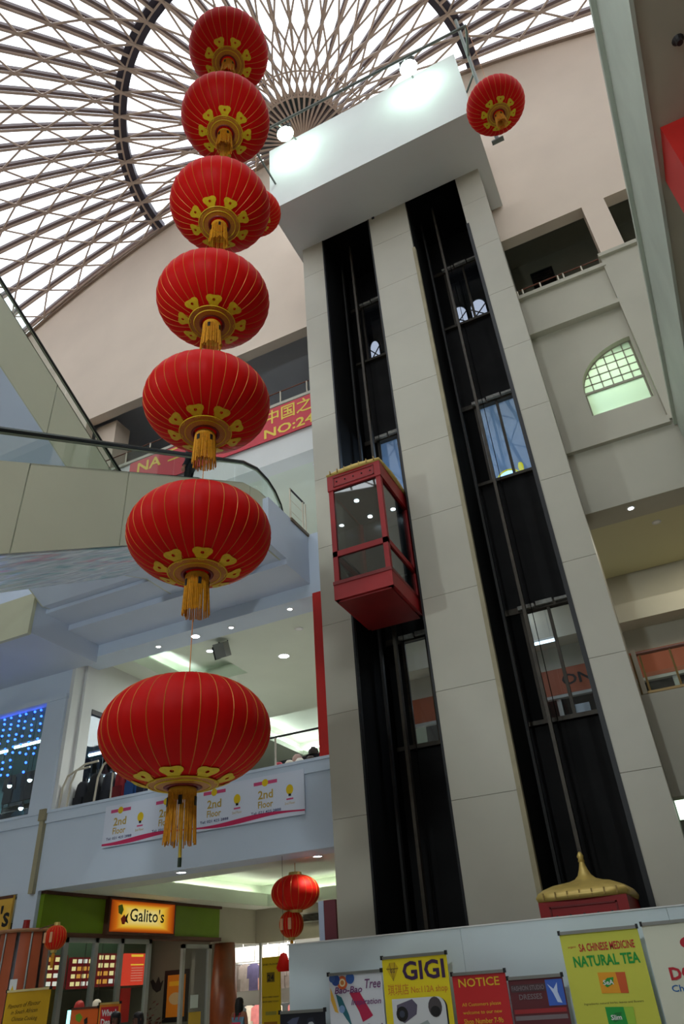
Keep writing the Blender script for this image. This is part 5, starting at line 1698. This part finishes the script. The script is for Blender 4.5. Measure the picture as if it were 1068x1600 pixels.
B.poly([(0.12, 0.10), (0.22, 0.07), (0.30, 0.14), (0.24, 0.22), (0.14, 0.18)], mat('leaf_green_print', (110, 150, 30), 0.5))
B.poly([(0.34, 0.18), (0.42, 0.14), (0.44, 0.24), (0.36, 0.26)], M_ink)
B.text("Galito's", 0.08, 0.44, 0.12, mat('board_amber_print', (236, 170, 50), 0.5), 0.5, bold=0.015)
MB().box(-12.10, 12.78, 0.2, -12.05, 12.82, 1.64).build('edge_light', emit('edge_tube', (150, 244, 240), 2.5), t)
t, B, w = stand('menu_sign', 'red and orange deals board beside the orange leaf board', -11.33, -10.83, 12.8, 1.70, mat('board_amber', (222, 130, 30), 0.5), rim=M_gold)
B.rect(0.04, 0.05, 0.46, 0.9, mat('deal_red', (190, 28, 40), 0.5), 0.003, 'red_panel')
B.text('Wheel', 0.07, 0.19, 0.10, M_white, 0.34, bold=0.03)
B.text('Deals!', 0.07, 0.33, 0.10, M_white, 0.34, bold=0.03)

# ================================================================== HOARDING AND POSTERS
h = thing('hoarding', 'long plain white hoarding wall in front of the lift tower', 'hoarding', (-2.0, 9.84, 0))
for k in range(4):
    x0 = -5.5 + 2.44 * k
    MB().box(x0 + 0.0015, 9.80, 0, x0 + 2.4385, 9.87, 2.20).build('panel', M_hoard, h)
MB().box(-5.5, 9.87, 0, -5.43, 12.0, 2.20).build('return_panel', M_hoard, h)
MB().box(-5.52, 9.79, 2.20, 4.26, 9.89, 2.215).build('top_trim', M_white, h)
t = thing('leaning_panel', 'maroon panel with a pale edge standing against the tower behind the hoarding', 'panel', (-6.12, 12.4, 0))
MB().box(-6.2, 12.3, 0, -5.98, 12.36, 2.93).build('board', mat('maroon_board', (110, 52, 60), 0.5), t)
MB().box(-6.30, 12.29, 0, -6.2, 12.37, 2.93).build('pale_edge', mat('pale_blue_edge', (176, 186, 206), 0.5), t)

def P(name, rgb, r=0.5):
    return mat(name, rgb, r)
Y = 9.55
# tall yellow camera poster
t, B, w = stand('rollup_banner', 'yellow roll-up banner advertising security cameras, second from the left on the hoarding', -4.04, -3.20, Y, 1.945, P('camera_yellow', (226, 204, 24)))
ink = P('plum_ink', (58, 30, 70))
B.text('GIGI', 0.26, 0.235, 0.19, ink, 0.54, bold=0.025)
B.poly([(0.05, 0.11), (0.10, 0.05), (0.17, 0.05), (0.21, 0.11), (0.13, 0.24)], P('diamond_gold', (196, 164, 20)), 0.004, 'diamond_print')
B.polys([[(0.05, 0.11), (0.21, 0.11), (0.205, 0.118), (0.055, 0.118)], [(0.10, 0.05), (0.135, 0.24), (0.13, 0.24), (0.093, 0.055)], [(0.17, 0.05), (0.135, 0.24), (0.13, 0.24), (0.163, 0.05)]], P('diamond_line', (120, 100, 30)), 0.006)
B.text('GG', 0.13, 0.155, 0.035, ink, 0.06, 'c', h=0.008)
am = P('amber_ink', (206, 130, 40))
B.text('琪琪店', 0.05, 0.375, 0.09, am, 0.27)
B.text('No:112A shop', 0.35, 0.37, 0.065, am, 0.46, bold=0.01)
n = 8
rp_ = [(0.09, 1.8), (0.09, 0.42), (0.66, 0.42)] + [(0.66 + 0.10 * math.sin(PI / 2 * i / n), 0.52 - 0.10 * math.cos(PI / 2 * i / n)) for i in range(1, n + 1)] + [(0.76, 1.8)]
B.poly([(a + 0.02, b + 0.01) for a, b in rp_], M_ink, 0.003, 'panel_shadow')
B.poly(rp_, P('poster_white', (206, 208, 210)), 0.005, 'white_panel')
def cam_print(a, b, s, body, lens):
    B.poly([(a, b + 0.02 * s), (a + 0.20 * s, b - 0.03 * s), (a + 0.26 * s, b + 0.03 * s), (a + 0.24 * s, b + 0.12 * s), (a + 0.08 * s, b + 0.20 * s), (a - 0.01 * s, b + 0.14 * s)], body, 0.008, 'camera_print')
    B.poly(disc_pts(a + 0.06 * s, b + 0.11 * s, 0.075 * s), M_ink, 0.010, 'lens_print')
    B.poly(disc_pts(a + 0.06 * s, b + 0.11 * s, 0.035 * s), lens, 0.012, 'lens_print')
cam_print(0.15, 0.46, 1.0, P('camera_grey', (92, 86, 104)), P('lens_grey', (60, 64, 80)))
B.poly(disc_pts(0.63, 0.52, 0.085, 16, 0.10), P('dome_grey', (74, 68, 70)), 0.008, 'dome_camera_print')
B.poly(disc_pts(0.63, 0.56, 0.06, 16, 0.05), M_ink, 0.010, 'dome_camera_print')
B.poly([(0.34, 0.70), (0.52, 0.64), (0.56, 0.70), (0.38, 0.79)], P('camera_pale', (150, 160, 160)), 0.008, 'camera_print')
B.poly(disc_pts(0.37, 0.75, 0.04), M_ink, 0.010, 'lens_print')
cam_print(0.40, 0.86, 0.9, P('camera_grey2', (120, 122, 128)), P('lens_grey', (60, 64, 80)))
B.polys([[(0.19, 0.74), (0.20, 0.74), (0.20, 1.1), (0.19, 1.1)], [(0.19, 0.74), (0.30, 0.74), (0.30, 0.75), (0.19, 0.75)]], P('line_grey', (120, 122, 128)), 0.008, 'line_print')

# red notice
t, B, w = stand('rollup_banner', 'red roll-up notice with yellow lettering between the camera and portrait banners', -3.16, -2.52, Y, 1.72, P('notice_red', (190, 34, 36)))
ny = P('notice_yellow', (220, 176, 40))
B.text('NOTICE', 0.07, 0.125, 0.085, ny, 0.49, bold=0.012)
for k, s in enumerate(('All Customers please', 'welcome to our new')):
    B.text(s, 0.31, 0.31 + 0.075 * k, 0.035, ny, 0.46, 'c')
B.text('Shop Number 7-9b', 0.31, 0.475, 0.05, ny, 0.46, 'c', bold=0.01)
B.text('Thank you for your support', 0.31, 0.68, 0.032, ny, 0.50, 'c')

# dark portrait banner
t, B, w = stand('rollup_banner', 'dark maroon roll-up banner with two suited figures and a blue square', -2.50, -1.88, Y, 1.64, P('portrait_maroon', (92, 34, 40)))
gr = P('portrait_grey', (118, 104, 108))
B.rect(0.02, 0.06, 0.42, 0.13, P('portrait_band', (74, 50, 54)), 0.003)
B.text('FASHION STUDIO', 0.03, 0.115, 0.045, gr, 0.37, bold=0.02)
B.text('DRESSES', 0.10, 0.20, 0.05, gr, 0.26, bold=0.02)
B.poly([(0.42, 0.03), (0.61, 0.03), (0.61, 0.27), (0.42, 0.27)], P('portrait_blue', (58, 96, 186)), 0.004, 'blue_square')
B.poly([(0.44, 0.07), (0.50, 0.12), (0.55, 0.06), (0.54, 0.15), (0.57, 0.25), (0.52, 0.24), (0.49, 0.16)], P('portrait_sky', (190, 206, 236)), 0.007, 'bird_print')
B.rect(0.02, 0.29, 0.60, 0.33, P('portrait_red', (150, 40, 44)), 0.004)
B.rect(0.02, 0.35, 0.60, 0.39, gr, 0.004)
B.rect(0.28, 0.45, 0.56, 0.9, P('photo_pale', (176, 186, 190)), 0.004, 'photo')
for a in (0.35, 0.49):
    B.poly(disc_pts(a, 0.52, 0.022, 12, 0.035), P('skin_print', (186, 150, 130)), 0.008, 'face_print')
    B.poly(disc_pts(a, 0.497, 0.026, 12, 0.018), M_ink, 0.010, 'hair_print')
    B.poly([(a - 0.03, 0.57), (a + 0.03, 0.57), (a + 0.055, 0.62), (a + 0.06, 0.9), (a - 0.06, 0.9), (a - 0.055, 0.62)], M_ink, 0.008, 'suit_print')
    B.poly([(a - 0.012, 0.57), (a + 0.012, 0.57), (a, 0.66)], M_white, 0.010, 'shirt_print')
B.poly(disc_pts(0.16, 0.53, 0.025, 12, 0.04), P('skin_print', (186, 150, 130)), 0.008, 'face_print')
B.poly([(0.12, 0.50), (0.15, 0.47), (0.20, 0.50), (0.21, 0.60), (0.18, 0.56), (0.13, 0.56)], P('brown_hair_print', (60, 34, 28)), 0.007, 'hair_print')
B.poly([(0.12, 0.60), (0.20, 0.60), (0.24, 0.72), (0.22, 0.9), (0.10, 0.9), (0.08, 0.72)], P('gown_print', (160, 90, 96)), 0.008, 'gown_print')

# tea poster
t, B, w = stand('rollup_banner', 'tall yellow-green roll-up banner with pictures of tea boxes', -1.82, -0.96, Y, 2.03, P('tea_yellow', (196, 196, 70)))
rd = P('tea_red', (176, 32, 36))
gn = P('tea_green', (20, 140, 50))
B.text('SA CHINESE MEDICINE', 0.19, 0.185, 0.075, rd, 0.60, bold=0.02)
B.text('organic', 0.07, 0.145, 0.022, rd, 0.09)
B.text('NATURAL TEA', 0.10, 0.325, 0.10, gn, 0.71, bold=0.03)
tiny = P('tea_ink', (70, 66, 40))
def tea_box(b, c1, c2, word, wc, h0=0.19):
    B.poly([(0.33, b), (0.62, b + 0.012), (0.61, b + h0 + 0.01), (0.33, b + h0)], c1, 0.004, 'tea_box_print')
    B.poly([(0.52, b + 0.008), (0.62, b + 0.012), (0.61, b + h0 + 0.01), (0.53, b + h0 + 0.006)], c2, 0.006, 'tea_box_print')
    B.poly([(0.36, b + 0.10), (0.42, b + 0.055), (0.49, b + 0.05), (0.47, b + 0.11), (0.40, b + 0.14)], wc[0], 0.007, 'tea_logo_print')
    B.text(word, 0.37, b + 0.115, 0.045, wc[1], 0.11, h=0.010, bold=0.02)
tea_box(0.39, P('box_orange', (222, 150, 30)), P('box_red', (196, 84, 34)), 'SeA', (gn, M_white))
B.text('Ingredients: natural herbs, leaves and flowers', 0.43, 0.675, 0.02, tiny, 0.62, 'c')
tea_box(0.70, P('box_green', (30, 150, 60)), P('box_lime', (150, 190, 60)), 'Slim', (P('box_green2', (24, 120, 50)), M_white), 0.20)
B.text('Ingredients: natural herbs', 0.40, 0.965, 0.02, tiny, 0.5, 'c')
tea_box(0.99, P('box_pink', (206, 70, 130)), P('box_rose', (226, 120, 150)), 'Tea', (P('box_pale', (240, 200, 214)), M_white))

# doctor poster
t, B, w = stand('rollup_banner', 'cream roll-up banner of a doctor with a red outlined cross at the right edge', -0.91, 0.12, Y, 2.045, P('doctor_cream', (206, 206, 186)))
n = 28
cx_, cy_ = 0.50, 0.20
def cross(k):
    pts = []
    for i in range(4 * 10):
        f = 2 * PI * i / 40
        rr = 0.125 * (1 + 0.26 * math.cos(4 * f)) * k
        pts.append((cx_ + rr * math.sin(f), cy_ - rr * math.cos(f)))
    return pts
o_, i_ = cross(1.0), cross(0.72)
B.polys([[o_[k], o_[(k + 1) % 40], i_[(k + 1) % 40], i_[k]] for k in range(40)], P('doctor_red', (176, 30, 44)), 0.004, 'cross_print')
B.text('DOCTOR', 0.16, 0.515, 0.11, P('doctor_red', (176, 30, 44)), 0.72, bold=0.035)
bl = P('doctor_blue', (30, 90, 150))
for k, s in enumerate(('Chinese Herbal', 'Acupuncture', 'Massage', 'Cupping')):
    B.text(s, 0.47, 0.62 + 0.085 * k, 0.06, bl, (0.66, 0.42, 0.34, 0.30)[k], 'c', bold=0.012)
B.text('Diagnosis and treatment of', 0.17, 0.985, 0.03, tiny, 0.62)
for k, s in enumerate(('Headache', 'Flu', 'Coughing', 'Insomnia', 'High blood', 'Low back')):
    B.text(s, 0.22, 1.07 + 0.058 * k, 0.026, tiny)
    B.poly(disc_pts(0.18, 1.06 + 0.058 * k, 0.006, 8), tiny)

# white colourful hair poster
t, B, w = stand('rollup_banner', 'white roll-up banner with coloured swirls, leftmost tall one on the hoarding', -4.79, -4.06, Y, 1.82, P('tree_white', (206, 208, 214)))
pu = P('tree_purple', (110, 54, 106))
for (a, b, r, c) in ((0.10, 0.07, 0.07, (40, 70, 140)), (0.19, 0.10, 0.085, (200, 90, 40)), (0.30, 0.06, 0.07, (50, 90, 160)), (0.19, 0.10, 0.05, (230, 214, 170)), (0.19, 0.10, 0.03, (200, 120, 50)), (0.05, 0.05, 0.05, (60, 90, 150))):
    B.poly(disc_pts(a, b - 0.01, r * 0.85), P('swirl_%d_%d' % (c[0], c[1]), c), 0.004 + 0.01 * (0.09 - r) , 'swirl_print')
B.poly([(0.02, 0.13), (0.06, 0.22), (0.12, 0.40), (0.07, 0.38), (0.02, 0.26)], P('swirl_amber', (220, 170, 60)), 0.004, 'swirl_print')
B.poly([(0.09, 0.20), (0.17, 0.24), (0.26, 0.42), (0.30, 0.55), (0.22, 0.46), (0.13, 0.34)], P('swirl_teal', (40, 100, 110)), 0.004, 'swirl_print')
B.poly(disc_pts(0.17, 0.36, 0.04), P('swirl_sky', (120, 150, 190)), 0.006, 'swirl_print')
B.poly([(0.28, 0.20), (0.42, 0.20), (0.58, 0.44), (0.54, 0.46), (0.44, 0.50), (0.40, 0.40)], P('ribbon_crimson', (176, 34, 72)), 0.004, 'ribbon_print')
B.text('Bao-Bao', 0.08, 0.20, 0.07, pu, 0.38, shear=0.2, bold=0.02, h=0.009)
B.text('Tree', 0.50, 0.165, 0.10, pu, 0.21, shear=0.25, bold=0.01, h=0.009)
B.text('Inspiration', 0.30, 0.325, 0.06, pu, 0.40, shear=0.25, bold=0.012, h=0.009)
rnd = random.Random(4)
for k in range(14):
    a, b = rnd.uniform(0.04, 0.32), rnd.uniform(0.52, 0.80)
    B.poly(disc_pts(a, b, rnd.uniform(0.01, 0.03), 8), P('petal_plum', (120, 40, 96)), 0.004, 'petal_print')
B.polys([[(0.50, 0.52), (0.53, 0.52), (0.56, 0.60), (0.535, 0.60)], [(0.50, 0.52), (0.53, 0.52), (0.50, 0.60), (0.475, 0.60)], [(0.475, 0.60), (0.485, 0.60), (0.43, 0.9), (0.42, 0.9)], [(0.55, 0.60), (0.56, 0.60), (0.60, 0.9), (0.59, 0.9)]], P('line_grey', (120, 122, 128)), 0.004, 'line_print')
B.rect(0.68, 0.52, 0.695, 0.9, pu, 0.004)

# black poster with a pale face
t, B, w = stand('rollup_banner', 'black roll-up banner with a pale face at the left end of the hoarding', -5.50, -4.86, Y, 1.46, P('night_black', (20, 22, 32)))
B.poly(disc_pts(0.44, 0.20, 0.062, 18, 0.10), P('pale_face', (176, 180, 184)), 0.004, 'face_print')
B.poly([(0.37, 0.14), (0.40, 0.07), (0.47, 0.06), (0.51, 0.14), (0.47, 0.105), (0.41, 0.11)], P('night_blue', (40, 42, 56)), 0.006, 'hair_print')
B.polys([[(0.405, 0.175), (0.425, 0.175), (0.425, 0.185), (0.405, 0.185)], [(0.455, 0.175), (0.475, 0.175), (0.475, 0.185), (0.455, 0.185)], [(0.425, 0.255), (0.455, 0.255), (0.45, 0.268), (0.43, 0.268)]], M_ink, 0.006, 'eye_print')
B.poly([(0.10, 0.10), (0.18, 0.06), (0.28, 0.05), (0.24, 0.12), (0.17, 0.22), (0.15, 0.13)], P('smoke_blue', (70, 76, 100)), 0.004, 'smoke_print')

# ================================================================== PEOPLE
def skin_obj(name, pts, edges, rad, m, parent, level=1):
    me = bpy.data.meshes.new(name)
    me.from_pydata(pts, edges, [])
    o = bpy.data.objects.new(name, me)
    COL.objects.link(o)
    o.modifiers.new('skin', 'SKIN')
    for i, sv in enumerate(me.skin_vertices[0].data if me.skin_vertices else []):
        sv.radius = rad[i] if isinstance(rad[i], tuple) else (rad[i], rad[i])
    if me.skin_vertices:
        me.skin_vertices[0].data[0].use_root = True
    sb = o.modifiers.new('sub', 'SUBSURF')
    sb.levels = level
    sb.render_levels = level
    dg = bpy.context.evaluated_depsgraph_get()
    ev = o.evaluated_get(dg)
    nm = bpy.data.meshes.new_from_object(ev)
    bpy.data.objects.remove(o)
    for p in nm.polygons:
        p.use_smooth = True
    nm.materials.clear()
    nm.materials.append(m)
    r = bpy.data.objects.new(name, nm)
    COL.objects.link(r)
    r.parent = parent
    return r

def ensure_skin(me):
    pass

def person(label, loc, rz, h, skin, top, bottom, hair, hairlen, hood=None, sleeves=True, extra=None):
    t = thing('person', label, 'person', loc, None, rz)
    k = h / 1.72
    J = {'pel': (0, 0, .95), 'spi': (0, .01, 1.12), 'che': (0, .01, 1.30), 'nk0': (0, .005, 1.43), 'nk1': (0, 0, 1.50), 'hd0': (0, -.012, 1.56), 'hd1': (0, -.008, 1.62), 'hd2': (0, 0, 1.675)}
    R = {'pel': .135, 'spi': .122, 'che': .138, 'nk0': .066, 'nk1': .052, 'hd0': (.068, .085), 'hd1': (.078, .095), 'hd2': (.055, .065)}
    E = [('pel', 'spi'), ('spi', 'che'), ('che', 'nk0'), ('nk0', 'nk1'), ('nk1', 'hd0'), ('hd0', 'hd1'), ('hd1', 'hd2')]
    for s, n in ((-1, 'l'), (1, 'r')):
        J.update({n + 'sh': (s * .17, .0, 1.385), n + 'el': (s * .225, .03, 1.12), n + 'wr': (s * .235, -.05, .89), n + 'pa': (s * .238, -.07, .82),
                  n + 'hp': (s * .095, 0, .88), n + 'kn': (s * .10, -.015, .49), n + 'an': (s * .10, .03, .09), n + 'to': (s * .115, -.11, .04)})
        R.update({n + 'sh': .056, n + 'el': .042, n + 'wr': .028, n + 'pa': (.024, .036), n + 'hp': .092, n + 'kn': .058, n + 'an': .040, n + 'to': .035})
        E += [('che', n + 'sh'), (n + 'sh', n + 'el'), (n + 'el', n + 'wr'), (n + 'wr', n + 'pa'), ('pel', n + 'hp'), (n + 'hp', n + 'kn'), (n + 'kn', n + 'an'), (n + 'an', n + 'to')]
        for f in range(4):
            yy = -.10 + .022 * f
            L = (.062, .075, .07, .055)[f]
            J[n + 'f%da' % f] = (s * .238, yy, .79)
            J[n + 'f%db' % f] = (s * .232, yy - .008, .79 - L * .55)
            J[n + 'f%dc' % f] = (s * .222, yy - .005, .79 - L)
            for q in 'abc':
                R[n + 'f%d%s' % (f, q)] = .0085
            E += [(n + 'pa', n + 'f%da' % f), (n + 'f%da' % f, n + 'f%db' % f), (n + 'f%db' % f, n + 'f%dc' % f)]
        J[n + 'ta'] = (s * .228, -.115, .83)
        J[n + 'tb'] = (s * .218, -.128, .79)
        R[n + 'ta'] = R[n + 'tb'] = .010
        E += [(n + 'wr', n + 'ta'), (n + 'ta', n + 'tb')]
    def sk(name, keys, m, grow=0.0, mul=1.0):
        ks = [q for q in J if q in keys]
        ix = {q: i for i, q in enumerate(ks)}
        pts = [tuple(c * k for c in J[q]) for q in ks]
        ed = [(ix[a], ix[b]) for a, b in E if a in ix and b in ix]
        rad = []
        for q in ks:
            r = R[q]
            r = r if isinstance(r, tuple) else (r, r)
            rad.append(tuple((x * mul + grow) * k for x in r))
        return skin_obj(name, pts, ed, rad, m, t, 2)
    body = sk('body', list(J), skin)
    for v in body.data.vertices:
        if .80 * k < v.co.z < 1.44 * k and abs(v.co.x) < .21 * k:
            v.co.y *= .80
    body.data.update()
    def shell(name, keep, m, off, cuts):
        bmn = bmesh.new()
        bmn.from_mesh(body.data)
        for zc in cuts:
            bmesh.ops.bisect_plane(bmn, geom=bmn.verts[:] + bmn.edges[:] + bmn.faces[:], plane_co=(0, 0, zc * k), plane_no=(0, 0, 1))
        bmn.normal_update()
        nv = [v.co + v.normal * off * k for v in bmn.verts]
        dead = []
        for f in bmn.faces:
            c = f.calc_center_median() / k
            if not keep(c.x, c.y, c.z):
                dead.append(f)
        for v, p in zip(bmn.verts, nv):
            v.co = p
        bmesh.ops.delete(bmn, geom=dead, context='FACES')
        me = bpy.data.meshes.new(name)
        bmn.to_mesh(me)
        bmn.free()
        for p in me.polygons:
            p.use_smooth = True
        me.materials.clear()
        me.materials.append(m)
        o = bpy.data.objects.new(name, me)
        COL.objects.link(o)
        o.parent = t
        return o
    if hood:
        shell('top', lambda x, y, z: z > .84 and z < 1.47 and (abs(x) < .2 or z > .90), top, .022, (.84, .90, 1.47))
    elif sleeves:
        shell('top', lambda x, y, z: .86 < z < 1.425 and (abs(x) < .195 or z > 1.15), top, .014, (.86, 1.15, 1.425))
    else:
        shell('top', lambda x, y, z: .86 < z < 1.33 and abs(x) < .16, top, .012, (.86, 1.33))
    shell('trousers', lambda x, y, z: .10 < z < 1.0 and abs(x) < .2, bottom, .010, (.10, 1.0))
    for n in 'lr':
        x = J[n + 'to']
        MB().ball((x[0] * k, (x[1] + .05) * k, .04 * k), .1 * k, 12, 8, 0.5, 1.25, 0.45).build('shoe', M_black, t, smooth=True, local=True)
    # face
    mb = MB()
    for s in (-1, 1):
        mb.ball((s * .032 * k, -.098 * k, 1.605 * k), .011 * k, 8, 6)
    mb.build('eyes', M_ink, t, local=True)
    MB().ball((0, -.112 * k, 1.575 * k), .016 * k, 8, 6, 0.8, 1.0, 1.4).build('nose', skin, t, smooth=True, local=True)
    MB().ball((0, -.098 * k, 1.535 * k), .02 * k, 8, 6, 1.2, 0.4, 0.4).build('mouth', mat('lip', (140, 70, 66), 0.5), t, smooth=True, local=True)
    mb = MB()
    for s in (-1, 1):
        mb.ball((s * .088 * k, .0, 1.595 * k), .022 * k, 8, 6, 0.5, 0.8, 1.4)
    mb.build('ears', skin, t, smooth=True, local=True)
    # hair: cap plus fall at the back
    hb = MB()
    n = 18
    prof = [(0.02, .115), (.06, .10), (.092, .06), (.104, .01), (.104, -.04), (.10, -.04 - hairlen * .5), (.085, -.04 - hairlen)]
    for (r, z) in prof:
        for q in range(n + 1):
            a = math.radians(-38) + math.radians(256) * q / n
            hb.v.append((r * 0.93 * math.cos(a) * k, (r * 1.12 * math.sin(a) + .005 + (0.012 if z < -.02 else 0)) * k, (1.605 + z) * k))
    for i in range(len(prof) - 1):
        for q in range(n):
            hb.f.append((i * (n + 1) + q, i * (n + 1) + q + 1, (i + 1) * (n + 1) + q + 1, (i + 1) * (n + 1) + q))
    hb.ball((0, .004 * k, 1.655 * k), .098 * k, 16, 8, 0.95, 1.1, 0.72)
    hb.build('hair', hair, t, smooth=True, local=True)
    if hood:
        MB().ball((0, .012 * k, 1.615 * k), .128 * k, 18, 12, 0.92, 1.05, 1.12).ball((0, .05 * k, 1.46 * k), .12 * k, 14, 8, 1.2, 0.9, 0.6).build('hood', hood, t, smooth=True, local=True)
    if extra:
        extra(t, k)
    return t
SK1 = mat('brown_skin', (150, 98, 74), 0.55)
SK2 = mat('dark_skin', (104, 66, 50), 0.55)
HB = mat('black_hair', (20, 17, 18), 0.45)
def straps(t, k):
    for s in (-1, 1):
        MB().tube([(s * .085 * k, -.10 * k, 1.36 * k), (s * .08 * k, -.02 * k, 1.44 * k), (s * .065 * k, .09 * k, 1.40 * k), (s * .06 * k, .135 * k, 1.28 * k)], .011 * k, 6).build('strap', mat('pink_strap', (206, 60, 90), 0.6), t, local=True)
    MB().box(-.12 * k, .128 * k, 1.20 * k, .12 * k, .142 * k, 1.235 * k).build('band', mat('pink_strap', (206, 60, 90), 0.6), t, local=True)
person('person with long dark hair in a sleeveless blue top, back turned, by the bright shop', (-10.62, 16.6, 0), PI, 1.63, SK1, mat('pale_blue_top', (110, 150, 176), 0.8), mat('dark_jeans', (40, 46, 66), 0.85), HB, 0.20, sleeves=False, extra=straps)
person('person in a dark hooded coat riding the nearer escalator', (-7.95, 10.05, 10.60), -1.2, 1.55, SK1, mat('black_coat', (26, 26, 34), 0.9), mat('black_trousers', (22, 22, 26), 0.9), HB, 0.05, hood=mat('black_coat', (26, 26, 34), 0.9))
person('person with dark curly hair at the bottom left, in front of the deals board', (-10.15, 11.9, 0), 0.3, 1.58, SK2, mat('grey_top', (90, 90, 96), 0.9), mat('dark_jeans', (40, 46, 66), 0.85), HB, 0.06)
person('person with dark hair just right of the curly haired one at the bottom left', (-10.08, 12.42, 0), -0.3, 1.545, SK2, mat('brown_top', (96, 70, 60), 0.9), mat('black_trousers', (22, 22, 26), 0.9), HB, 0.08)

# ================================================================== FILL LIGHTS ADDED TO BRIGHTEN THE ROOMS, NO FITTINGS
lamp('second_floor_fill', 'AREA', (-10.0, 18.5, 9.6), 420, (0.92, 1.0, 0.96), 3.0, rot=(0, 0, 0), sx=3.0)
lamp('corner_shop_fill', 'AREA', (-20.8, 15.8, 8.68), 170, (0.75, 0.95, 1.0), 1.5, rot=(0, 0, 0), sx=3.0)
lamp('right_gallery_fill', 'AREA', (2.0, 15.2, 9.7), 60, (1.0, 0.94, 0.74), 2.5, rot=(0, 0, 0), sx=1.2)
lamp('lift_lobby_fill', 'AREA', (-3.2, 15.4, 9.7), 80, (0.85, 0.92, 1.0), 1.0, rot=(0, 0, 0), sx=3.0)
lamp('upper_lobby_fill', 'AREA', (-2.5, 16.5, 13.9), 320, (0.66, 0.82, 1.0), 1.5, rot=(0, 0, 0), sx=3.0)
lamp('arch_room_fill', 'AREA', (1.2, 14.9, 13.9), 42, (0.92, 1.0, 0.84), 1.0, rot=(0, 0, 0), sx=1.2)
lamp('third_gallery_fill', 'AREA', (-9.5, 16.5, 14.2), 220, (0.95, 1.0, 0.92), 2.0, rot=(0, 0, 0), sx=4.0)
